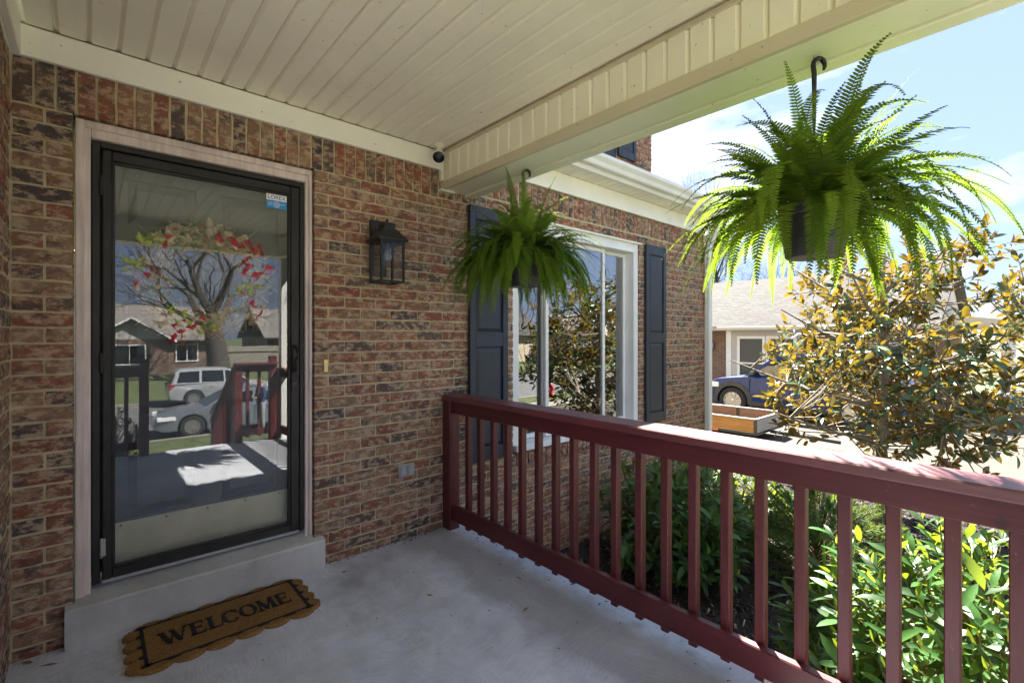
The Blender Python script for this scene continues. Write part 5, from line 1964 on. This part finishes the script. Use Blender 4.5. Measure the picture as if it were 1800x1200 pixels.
    ul.box(xmin + 0.2, xmax - 0.2, -W / 2 + 0.25, W / 2 - 0.25, zb - 0.06, zb + 0.3)
    add('underbody', ul, 'car_trim', v)
    return v
SUV = dict(W=1.86, wx=(1.36, -1.34), wr=0.36, belt=1.04, zb=0.30,
           low=[(-2.20, 0.36), (-2.28, 0.62), (-2.26, 0.92), (-2.18, 1.04), (-1.2, 1.06), (0.75, 1.04), (1.05, 1.03), (1.75, 0.94), (2.12, 0.80), (2.26, 0.62), (2.24, 0.38), (2.05, 0.30)],
           cab=[(-2.12, 1.02), (-1.90, 1.46), (-1.68, 1.60), (-0.9, 1.675), (0.05, 1.645), (0.40, 1.53), (1.12, 1.02)],
           win=[[(-1.62, 1.10), (-0.92, 1.09), (-0.90, 1.55), (-1.45, 1.50)], [(-0.84, 1.09), (-0.02, 1.08), (-0.06, 1.55), (-0.82, 1.555)], [(0.06, 1.08), (0.86, 1.08), (0.34, 1.46), (0.03, 1.55)]],
           ws=((1.12, 1.02), (0.40, 1.53)), rw=((-2.12, 1.02), (-1.90, 1.46)), hl=(1.72, 2.16, 0.70, 0.83), tl=(-2.26, -2.02, 0.82, 1.0), mir=(0.80, 1.06), hnd=(-0.62, 0.28), seam=(0.92, -0.02, -0.90), clad=True, mirmat='black_plastic')
vehicle('parked_suv', 'dark blue compact suv with black wheel arches in the neighbouring driveway', 'car', (13.75, 1.35, ground_z(13, 1.3) + 0.032), R(90), 'blue_paint', SUV)
SUV2 = dict(SUV, W=1.82, belt=1.02, zb=0.28, clad=False, mirmat='silver_paint',
            low=[(-2.22, 0.36), (-2.28, 0.6), (-2.26, 0.95), (-2.2, 1.02), (0.8, 1.02), (1.05, 1.01), (1.85, 0.93), (2.2, 0.80), (2.28, 0.6), (2.26, 0.36), (2.05, 0.28)],
            cab=[(-2.18, 1.0), (-2.02, 1.55), (-1.85, 1.70), (-0.8, 1.745), (0.02, 1.70), (0.30, 1.62), (1.08, 1.0)],
            win=[[(-1.98, 1.10), (-1.12, 1.09), (-1.10, 1.60), (-1.86, 1.58)], [(-1.02, 1.09), (-0.12, 1.08), (-0.14, 1.61), (-1.0, 1.61)], [(-0.04, 1.08), (0.85, 1.07), (0.28, 1.54), (-0.06, 1.61)]],
            ws=((1.08, 1.0), (0.30, 1.62)), rw=((-2.18, 1.0), (-2.02, 1.55)), tl=(-2.27, -2.05, 0.80, 1.02))
vehicle('parked_suv', 'silver suv parked along the far kerb, mirrored in the door glass', 'car', (4.9, -24.0, -1.86), 0.0, 'silver_paint', SUV2)
SED = dict(W=1.84, wx=(1.42, -1.38), wr=0.34, belt=0.94, zb=0.24,
           low=[(-2.36, 0.34), (-2.42, 0.6), (-2.38, 0.88), (-2.2, 0.95), (-1.4, 0.96), (0.7, 0.94), (1.0, 0.92), (1.8, 0.82), (2.2, 0.70), (2.40, 0.55), (2.40, 0.33), (2.2, 0.24)],
           cab=[(-1.98, 0.92), (-1.25, 1.32), (-0.7, 1.435), (-0.1, 1.44), (0.30, 1.36), (1.10, 0.91)],
           win=[[(-1.50, 1.02), (-0.42, 0.99), (-0.44, 1.36), (-1.05, 1.27)], [(-0.34, 0.99), (0.86, 0.97), (0.26, 1.29), (-0.10, 1.36), (-0.34, 1.37)]],
           ws=((1.10, 0.91), (0.30, 1.36)), rw=((-1.98, 0.92), (-1.25, 1.32)), hl=(1.86, 2.34, 0.58, 0.70), tl=(-2.40, -2.05, 0.68, 0.84), mir=(0.74, 0.94), hnd=(-0.72, 0.16), seam=(0.82, -0.38))
vehicle('parked_sedan', 'grey sedan parked at the near kerb, mirrored in the door glass', 'car', (3.85, -16.0, -1.86), R(180), 'grey_paint', SED)
vehicle('parked_suv', 'dark suv parked in the drive across the street, mirrored in the window', 'car', (37.0, -32.5, ground_z(37, -32) + 0.01), R(35), 'dark_paint', dict(SUV2, mirmat='dark_paint'))

# utility trailer with wooden sides
tr = empty('utility_trailer', (10.2, 3.0, ground_z(10.2, 3) + 0.03), 'small open trailer with orange and grey wooden sides on the driveway', 'trailer')
tx0, tx1, ty0, ty1, tz0, tz1 = 9.52, 10.95, 0.82, 4.6, -0.50, -0.245
fm = MB()
for x0, x1, y0, y1, z0, z1 in ((tx0, tx0 + 0.05, ty0, ty1, tz0 - 0.05, tz0), (tx1 - 0.05, tx1, ty0, ty1, tz0 - 0.05, tz0), (tx0 + 0.05, tx1 - 0.05, ty0, ty0 + 0.05, tz0 - 0.052, tz0 - 0.002), (tx0 + 0.05, tx1 - 0.05, ty1 - 0.05, ty1, tz0 - 0.052, tz0 - 0.002),
                               (tx0 - 0.012, tx0 + 0.03, ty0 - 0.01, ty0 + 0.035, tz0, tz1 + 0.002), (tx1 - 0.03, tx1 + 0.012, ty0 - 0.01, ty0 + 0.035, tz0, tz1 + 0.002)):
    fm.box(x0, x1, y0, y1, z0, z1)
for yy in (1.75, 2.7, 3.65):
    fm.box(tx0 - 0.012, tx0 + 0.012, yy - 0.03, yy + 0.03, tz0, tz1)
    fm.box(tx1 - 0.012, tx1 + 0.012, yy - 0.03, yy + 0.03, tz0, tz1)
for x0, x1, y0, y1 in ((tx0 - 0.014, tx0 + 0.04, ty0, ty1), (tx1 - 0.04, tx1 + 0.014, ty0, ty1), (tx0 + 0.04, tx1 - 0.04, ty0 - 0.01, ty0 + 0.03), (tx0 + 0.04, tx1 - 0.04, ty1 - 0.03, ty1)):
    fm.cur = 1
    fm.box(x0, x1, y0, y1, tz1 + 0.002, tz1 + 0.022)
fm.cur = 0
fm.tube([((tx0 + tx1) / 2, ty0, tz0 - 0.05), ((tx0 + tx1) / 2, ty0 - 1.2, tz0 - 0.08)], 0.035, 6)
add('frame', fm, ['black_metal', 'grey_plastic'], tr)
for (a, b) in ((ty0 + 0.04, 1.715), (1.785, 2.665), (2.735, 3.615), (3.685, ty1)):
    for k in range(2):
        z0 = tz0 + 0.008 + k * 0.122
        add('side_board', BB(tx0 + 0.001 - 0.008, tx0 + 0.03, a, b, z0, z0 + 0.116, b=0.003), 'trailer_plank', tr)
        add('side_board', BB(tx1 - 0.03, tx1 + 0.007, a, b, z0, z0 + 0.116, b=0.003), 'trailer_inner', tr)
for k in range(2):
    z0 = tz0 + 0.008 + k * 0.122
    add('tail_board', BB(tx0 + 0.04, tx1 - 0.04, ty0 + 0.001, ty0 + 0.028, z0, z0 + 0.116, b=0.003), 'trailer_old_plank', tr)
for k in range(9):
    x0 = tx0 + 0.04 + k * 0.15
    add('floor_board', B(x0, x0 + 0.144, ty0 + 0.05, ty1 - 0.05, tz0 - 0.02, tz0 + 0.006), 'trailer_inner', tr)
for s, xx in ((-1, tx0 + 0.12), (1, tx1 - 0.12)):
    wz = ground_z(10.2, 2.7) + 0.03 + 0.28
    w_ = add('wheel', MB().lathe([(0, -0.03), (0.145, -0.03), (0.15, -0.09), (0.26, -0.09), (0.28, -0.06), (0.28, 0.06), (0.26, 0.09), (0.15, 0.09), (0.145, 0.03), (0, 0.03)], (xx, 3.0, wz), 20, 'X'), 'tyre', tr, True)
    add('rim', MB().lathe([(0.15, -0.07 ), (0.10, 0.0), (0, 0.0)], (xx, 3.0, wz), 14, 'X'), 'rim_metal', w_)
add('side_marker', BB(tx0 - 0.016, tx0 - 0.001, 1.55, 1.66, tz0 - 0.046, tz0 - 0.006, b=0.004), 'amber', tr)

# ------------------------------------------------------------------ neighbouring house
nb = empty('neighbour_house', (20, 4, -1.0), 'single storey red brick house with beige shingle roof behind the driveway', 'house')
NX = 16.5
gz_ = -1.05
w_ = MB()
w_.box(NX, 23.5, -0.85, 5.6, gz_ - 0.5, 1.70)
w_.box(NX + 1.3, 23.5, 5.6, 13.0, gz_ - 0.5, 1.70)
add('wall', w_, 'far_brick_red', nb)
rfm = MB()
rfm.prism([(15.95, -1.10, 1.66), (20.0, -1.10, 3.64), (24.0, -1.10, 1.66), (24.0, -1.10, 1.58), (20.0, -1.10, 3.54), (15.95, -1.10, 1.58)], (0, 14.4, 0))
rfo = add('roof', rfm, 'shingle_beige', nb)
gbl = MB()
gbl.prism([(16.5, -0.86, 1.69), (20.0, -0.86, 3.50), (23.5, -0.86, 1.69)], (0, 0.1, 0))
add('gable', gbl, 'pale_siding', nb)
add('eave_gutter', BB(15.83, 15.97, -1.12, 13.3, 1.56, 1.68, b=0.015), 'taupe_trim', nb)
add('eave_soffit', B(15.97, NX, -1.0, 13.2, 1.55, 1.575), 'taupe_trim', nb)
add('gutter_box', BB(15.78, 16.0, 4.55, 5.0, 1.62, 1.72), 'grey_plastic', nb)
# recessed brick porch at the left with a white corner board, siding strip and double window
add('corner_board', BB(NX - 0.04, NX + 0.12, 4.33, 4.50, gz_, 1.55), 'white_vinyl', nb)
add('porch_back_wall', B(NX - 0.012, NX + 0.01, 4.50, 5.62, gz_, 1.54), 'far_brick_brown', nb)
sd_ = MB()
for k in range(13):
    z0 = gz_ + 0.1 + k * 0.2
    sd_.prism([(NX - 0.012, 2.2, z0), (NX - 0.036, 2.2, z0), (NX - 0.016, 2.2, min(1.55, z0 + 0.2)), (NX - 0.012, 2.2, min(1.55, z0 + 0.2))], (0, 2.13, 0))
add('siding', sd_, 'pale_siding', nb)
def far_window(parent, x, y0, y1, z0, z1, mull=1, xr=True):
    fr_ = MB()
    t = 0.09
    for a, b, c_, d_ in ((y0 - t, y0, z0 - t, z1 + t), (y1, y1 + t, z0 - t, z1 + t), (y0, y1, z1, z1 + t), (y0, y1, z0 - t, z0)):
        fr_.box(x - 0.05, x + 0.02, a, b, c_, d_)
    wo = add('window', fr_, 'white_vinyl', parent)
    add('pane', B(x - 0.012, x - 0.006, y0, y1, z0, z1), 'far_pane', wo)
    mu = MB()
    mu.box(x - 0.035, x - 0.012, y0, y1, (z0 + z1) / 2 - 0.025, (z0 + z1) / 2 + 0.025)
    for k in range(mull):
        yy = y0 + (y1 - y0) * (k + 1) / (mull + 1)
        mu.box(x - 0.03, x - 0.0125, yy - 0.015, yy + 0.015, (z0 + z1) / 2 + 0.026, z1)
    add('glazing_bar', mu, 'white_vinyl', wo)
far_window(nb, NX - 0.03, 3.30, 4.02, -0.35, 1.28, 0)
far_window(nb, NX - 0.03, 2.38, 3.10, -0.35, 1.28, 1)
far_window(nb, NX - 0.01, -0.3, 0.5, -0.1, 1.1, 1)
lm = MB()
lm.lathe([(0.03, 0.9), (0.08, 0.98), (0.10, 1.1), (0.08, 1.2), (0, 1.26)], (NX - 0.12, 5.0, -0.05), 10)
add('porch_lamp', lm, 'grey_plastic', nb)
# neighbour's front porch: brick pier and white column
pr_ = MB()
pr_.box(16.6, 17.1, -2.5, -2.0, gz_ - 0.5, -0.35)
pr_.box(16.6, 22.0, -2.4, -1.1, gz_ - 0.5, -0.55)
add('porch_pier', pr_, 'far_brick_red', nb)
add('pier_cap', BB(16.55, 17.15, -2.55, -1.95, -0.35, -0.27), 'sidewalk_concrete', nb)
cl = MB()
cl.bbox(16.72, 16.98, -2.38, -2.12, -0.27, 1.55)
cl.bbox(16.68, 17.02, -2.42, -2.08, -0.27, -0.15)
add('porch_column', cl, 'white_vinyl', nb)
pr2 = MB()
pr2.prism([(16.4, -1.12, 1.60), (16.4, -2.7, 1.55), (16.4, -2.7, 1.70), (16.4, -1.12, 1.92)], (6.5, 0, 0))
add('porch_roof', pr2, 'taupe_trim', nb)
bush('hedge_bush', 'dark rounded bush in front of the neighbouring porch', (16.4, -4.0, -0.75), (0.9, 0.9, 0.8), 120, 64, 'boxwood_leaf', 0.16, 7, single=0)
bush('boxwood', 'dark clipped boxwood below the porch front rail, mirrored in the door glass', (0.10, -4.75, -0.15), (0.48, 0.45, 0.62), 260, 65, 'boxwood_leaf', 0.06, 9, single=0, W=0.5)

# ------------------------------------------------------------------ bare trees
def bare_tree(label, base, h, tr_, seed, levels=5, spread=0.55, up=0.12, mat='far_bark', first=0.28, kids=(3, 4), leafy=0):
    r = random.Random(seed)
    t = empty('bare_tree', base, label, 'tree')
    trunk, crown, lv = MB(), MB(), MB()
    def grow(p, d, L, rad, lev):
        segs = 3 if lev < 3 else 2
        pts, rr = [p], [rad]
        q = p
        dd = d
        for i in range(segs):
            kk = 0.25 if lev == 0 else 1.0
            dd = (dd + Vector((r.gauss(0, 0.13) * kk, r.gauss(0, 0.13) * kk, r.gauss(0, 0.08) + up * 0.5))).normalized()
            q = q + dd * (L / segs)
            pts.append(q)
            rr.append(rad * (1 - 0.42 * (i + 1) / segs))
        (trunk if lev == 0 else crown).tube(pts, rr, 9 if lev == 0 else (5 if lev < 3 else 3), False)
        if lev >= levels:
            for k in range(leafy):
                if r.random() < 0.4:
                    w = Vector((r.uniform(-1, 1), r.uniform(-1, 1), r.uniform(-1, 1))) * 0.09
                    u = Vector((r.uniform(-1, 1), r.uniform(-1, 1), r.uniform(-1, 1))) * 0.06
                    lv.add([q, q + w, q + w + u], [(0, 1, 2)])
            return
        n = r.randint(*kids) + (1 if lev == 0 else 0)
        for k in range(n):
            i = segs if k < 2 else r.randint(1, segs)
            ax = dd.orthogonal().normalized()
            ax.rotate(Quaternion(dd, k * 2 * PI / n + r.uniform(-0.5, 0.5)))
            sp_ = spread * r.uniform(0.6, 1.35)
            nd = (dd * math.cos(sp_) + ax * math.sin(sp_)).normalized()
            grow(pts[i], nd, L * r.uniform(0.62, 0.86), rr[i] * r.uniform(0.52, 0.72), lev + 1)
    b = Vector(base)
    grow(b - Vector((0, 0, 0.2)), Vector((0, 0, 1)), h * first, tr_, 0)
    add('trunk', trunk, mat, t, 'all')
    add('crown', crown, mat, t)
    if lv.v:
        tag(add('dead_leaves', lv, 'dead_leaf', t, recalc=False), kind='stuff')
bare_tree('massive bare street tree with spreading limbs, mirrored in the door glass', (6.3, -33.0, -1.6), 15.5, 0.78, 5, 6, 0.62, 0.02, 'bark', 0.30, (3, 4), 2)
bare_tree('bare tree rising behind the neighbouring roof ridge', (31.2, 9.5, -1.0), 9.2, 0.30, 12, 6, 0.5, 0.10)
bare_tree('taller bare tree beyond the gutter end, left of the roof', (34.0, 13.6, -1.0), 17.5, 0.50, 14, 6, 0.46, 0.14)
bare_tree('slender bare tree behind the far end of the neighbouring roof', (35.0, 8.6, -1.0), 9.5, 0.30, 15, 6, 0.5, 0.10)
bare_tree('bare tree across the street, mirrored in the window beside the pale house', (38.0, -38.0, -1.5), 12.0, 0.28, 16, 6, 0.5, 0.1)
bare_tree('thin bare tree behind the pale house, mirrored in the window', (29.0, -44.0, -1.5), 13.0, 0.26, 17, 5, 0.5, 0.1)
bare_tree('bare tree far right across the street near the dark suv', (52.0, -36.0, -1.5), 11.0, 0.26, 18, 5, 0.5, 0.1)

# ------------------------------------------------------------------ houses across the street
def far_house(label, x0, x1, y0, y1, zw, zr, wallm, roofm, wins, gable=True, gx=None):
    h = empty('far_house', ((x0 + x1) / 2, y1, -1.4), label, 'house')
    w = B(x0, x1, y0, y1, -2.0, zw)
    add('wall', w, wallm, h)
    ym = (y0 + y1) / 2
    r = MB()
    r.prism([(x0 - 0.4, y1 + 0.5, zw - 0.02), (x0 - 0.4, ym, zr), (x0 - 0.4, y0 - 0.5, zw - 0.02), (x0 - 0.4, y0 - 0.5, zw - 0.12), (x0 - 0.4, ym, zr - 0.12), (x0 - 0.4, y1 + 0.5, zw - 0.12)], (x1 - x0 + 0.8, 0, 0))
    add('roof', r, roofm, h)
    if gx:
        a, b, zt = gx
        g = MB()
        g.box(a, b, y1, y1 + 0.9, -2.0, zw)
        add('front_wing', g, wallm, h)
        g = MB()
        m_ = (a + b) / 2
        g.prism([(a - 0.05, y1 + 0.88, zw + 0.001), (b + 0.05, y1 + 0.88, zw + 0.001), (m_, y1 + 0.88, zt - 0.2)], (0, -2.4, 0))
        add('gable', g, 'pale_siding', h)
        g = MB()
        g.prism([(a - 0.45, y1 + 1.3, zw - 0.12), (m_, y1 + 1.3, zt), (b + 0.45, y1 + 1.3, zw - 0.12), (b + 0.45, y1 + 1.3, zw - 0.24), (m_, y1 + 1.3, zt - 0.13), (a - 0.45, y1 + 1.3, zw - 0.24)], (0, -4.2, 0))
        add('gable_roof', g, roofm, h)
        g = MB()
        for s0, s1 in (((a - 0.47, zw - 0.10), (m_, zt + 0.02)), ((m_, zt + 0.02), (b + 0.47, zw - 0.10))):
            g.prism([(s0[0], y1 + 1.31, s0[1]), (s1[0], y1 + 1.31, s1[1]), (s1[0], y1 + 1.31, s1[1] - 0.16), (s0[0], y1 + 1.31, s0[1] - 0.16)], (0, 0.04, 0))
        add('barge_board', g, 'white_vinyl', h)
    for (a, b, c_, d_, yo) in wins:
        f_ = MB()
        t = 0.08
        for p0_, p1_, q0, q1 in ((a - t, a, c_ - t, d_ + t), (b, b + t, c_ - t, d_ + t), (a, b, d_, d_ + t), (a, b, c_ - t, c_), ((a + b) / 2 - 0.03, (a + b) / 2 + 0.03, c_, d_)):
            f_.box(p0_, p1_, y1 + yo, y1 + yo + 0.06, q0, q1)
        wo = add('window', f_, 'white_vinyl', h)
        add('pane', B(a, b, y1 + yo, y1 + yo + 0.02, c_, d_), 'car_glass', wo)
    return h
far_house('low brown brick house with grey roof across the street, mirrored in the door glass', -7, 7.0, -50, -41, 1.15, 3.9, 'far_brick_brown', 'shingle_grey', [(1.2, 2.9, -0.6, 0.7, 0.91), (4.9, 6.2, -0.5, 0.7, 0.0)], gx=(0.0, 4.3, 2.75))
far_house('brown house beside the fence behind the big street tree', 12.5, 26.0, -56, -46, 1.3, 4.2, 'far_brick_brown', 'shingle_grey', [(14, 15.6, -0.4, 0.9, 0.0)])
far_house('pale tan brick house with white trimmed gables across the street', 26.5, 40.0, -44.5, -36.5, 1.5, 4.6, 'far_brick_tan', 'shingle_beige', [(28.2, 29.6, -0.5, 1.0, 0.91), (33.5, 35.0, -0.4, 1.0, 0.0)], gx=(26.9, 31.0, 3.9))
far_house('tan house farther along the street behind the dark suv', 46, 60.0, -46, -37, 1.5, 4.4, 'far_brick_tan', 'shingle_grey', [(48, 49.6, -0.4, 1.0, 0.0)], gx=(50.0, 54.0, 3.6))
# board fence across the street
fe = empty('board_fence', (10, -40.5, -1.4), 'weathered grey board fence behind the big street tree', 'fence')
for i in range(34):
    x = 7.4 + i * 0.155
    add('board', B(x, x + 0.145, -41.3 + rng.uniform(-0.01, 0.01), -41.27, -1.6, 0.55 + rng.uniform(-0.03, 0.03)), 'fence_wood', fe)
add('fence_rail', B(7.3, 12.8, -41.268, -41.2, 0.1, 0.2), 'fence_wood', fe)

# fire hydrant near the kerb
hy = empty('fire_hydrant', (17.4, -13.6, ground_z(17.4, -13.6)), 'red fire hydrant on the grass by the kerb, mirrored in the window', 'hydrant')
hb = hy.location
add('barrel', MB().lathe([(0.17, 0), (0.17, 0.05), (0.11, 0.06), (0.105, 0.5), (0.14, 0.51), (0.14, 0.56), (0.115, 0.58), (0.10, 0.68), (0.05, 0.74), (0.03, 0.75), (0.03, 0.80), (0, 0.80)], hb, 16), 'hydrant_red', hy, True)
for a, ax in ((0, 'X'), (1, 'Y')):
    add('nozzle', MB().lathe([(0.0, -0.2), (0.06, -0.2), (0.06, -0.14), (0.05, -0.13), (0.05, 0.13), (0.06, 0.14), (0.06, 0.2), (0, 0.2)], hb + Vector((0, 0, 0.44)), 12, ax), 'hydrant_red', hy, True)

# ------------------------------------------------------------------ the person on the lawn (mirrored in the door glass)
def person():
    px, py = 4.15, -14.0
    gz = ground_z(px, py)
    nodes = {'pelvis': ((0, 0, 0.95), (0.155, 0.11)), 'waist': ((0, 0, 1.10), (0.145, 0.10)), 'chest': ((0, 0.01, 1.30), (0.175, 0.115)), 'neckb': ((0, 0.0, 1.46), (0.085, 0.075)), 'neck': ((0, 0.01, 1.53), (0.055, 0.055)), 'head': ((0, 0.02, 1.63), (0.075, 0.092)), 'top': ((0, 0.015, 1.74), (0.062, 0.075))}
    ed = [('pelvis', 'waist'), ('waist', 'chest'), ('chest', 'neckb'), ('neckb', 'neck'), ('neck', 'head'), ('head', 'top')]
    for s, n_ in ((-1, 'l'), (1, 'r')):
        nodes['hip' + n_] = ((s * 0.10, 0, 0.88), (0.095, 0.095)); nodes['knee' + n_] = ((s * 0.12, 0.01, 0.48), (0.062, 0.062)); nodes['ank' + n_] = ((s * 0.13, -0.01, 0.09), (0.042, 0.045)); nodes['toe' + n_] = ((s * 0.15, 0.16, 0.04), (0.045, 0.032))
        ed += [('pelvis', 'hip' + n_), ('hip' + n_, 'knee' + n_), ('knee' + n_, 'ank' + n_), ('ank' + n_, 'toe' + n_)]
        nodes['sho' + n_] = ((s * 0.19, 0, 1.41), (0.068, 0.065)); nodes['elb' + n_] = ((s * 0.25, 0.03, 1.13), (0.046, 0.046)); nodes['wri' + n_] = ((s * 0.10, 0.24, 1.13), (0.030, 0.028)); nodes['palm' + n_] = ((s * 0.045, 0.29, 1.15), (0.036, 0.022))
        ed += [('chest', 'sho' + n_), ('sho' + n_, 'elb' + n_), ('elb' + n_, 'wri' + n_), ('wri' + n_, 'palm' + n_)]
        for k in range(4):
            nodes['f%d%s' % (k, n_)] = ((s * 0.01, 0.315 + 0.004 * k, 1.185 - 0.022 * k), (0.009, 0.009)); nodes['g%d%s' % (k, n_)] = ((-s * 0.02, 0.325, 1.180 - 0.022 * k), (0.008, 0.008))
            ed += [('palm' + n_, 'f%d%s' % (k, n_)), ('f%d%s' % (k, n_), 'g%d%s' % (k, n_))]
        nodes['th' + n_] = ((s * 0.05, 0.30, 1.20), (0.010, 0.010)); nodes['ti' + n_] = ((s * 0.02, 0.315, 1.225), (0.008, 0.008))
        ed += [('palm' + n_, 'th' + n_), ('th' + n_, 'ti' + n_)]
    keys = list(nodes)
    me = bpy.data.meshes.new('person')
    me.from_pydata([nodes[k][0] for k in keys], [(keys.index(a), keys.index(b)) for a, b in ed], [])
    ob = bpy.data.objects.new('person', me)
    COL.objects.link(ob)
    md = ob.modifiers.new('skin', 'SKIN')
    md.use_smooth_shade = True
    if not me.skin_vertices:
        bpy.context.view_layer.objects.active = ob
        bpy.ops.object.modifier_add(type='SKIN')
        ob.modifiers.remove(ob.modifiers[-1])
    for i, k in enumerate(keys):
        me.skin_vertices[0].data[i].radius = nodes[k][1]
        me.skin_vertices[0].data[i].use_root = (k == 'pelvis')
    ss = ob.modifiers.new('sub', 'SUBSURF')
    ss.levels = ss.render_levels = 2
    dg = bpy.context.evaluated_depsgraph_get()
    new = bpy.data.meshes.new_from_object(ob.evaluated_get(dg))
    bpy.data.objects.remove(ob, do_unlink=True)
    new.materials.clear()
    for k in ('denim', 'navy_shirt', 'skin', 'hair', 'black_plastic'):
        new.materials.append(MAT[k])
    for f in new.polygons:
        c = f.center
        arm = abs(c.x) > 0.2 or c.y > 0.14
        if c.z < 0.09 and c.z < 0.2:
            k = 4
        elif c.z < 0.98 and not (arm and c.z > 0.9):
            k = 0
        elif c.y > 0.20 and 1.0 < c.z < 1.3:
            k = 2
        elif c.z < 1.49:
            k = 1
        elif c.z > 1.70 or (c.y < -0.02 and c.z > 1.58):
            k = 3
        else:
            k = 2
        f.material_index = k
    pe = empty('person', (px, py, gz), 'man in a dark blue pullover and light trousers standing outside, mirrored in the door glass', 'person', rotz=R(75))
    link('body', new, pe)
    fc = MB()
    fc.add([(-0.012, 0.095, 1.60), (0.012, 0.095, 1.60), (0, 0.128, 1.615), (0, 0.10, 1.655)], [(0, 1, 2), (0, 2, 3), (1, 3, 2)])
    for s in (-1, 1):
        fc.lathe([(0.0, -0.012), (0.012, 0), (0, 0.012)], (s * 0.03, 0.098, 1.65), 8)
        fc.lathe([(0.0, -0.028), (0.014, 0), (0, 0.028)], (s * 0.082, 0.01, 1.635), 8)
    fc.box(-0.022, 0.022, 0.09, 0.104, 1.572, 1.580)
    add('face_features', fc, 'skin', pe)
    add('phone', BB(-0.036, 0.036, 0.325, 0.335, 1.14, 1.28, b=0.004), 'black_plastic', pe)
person()
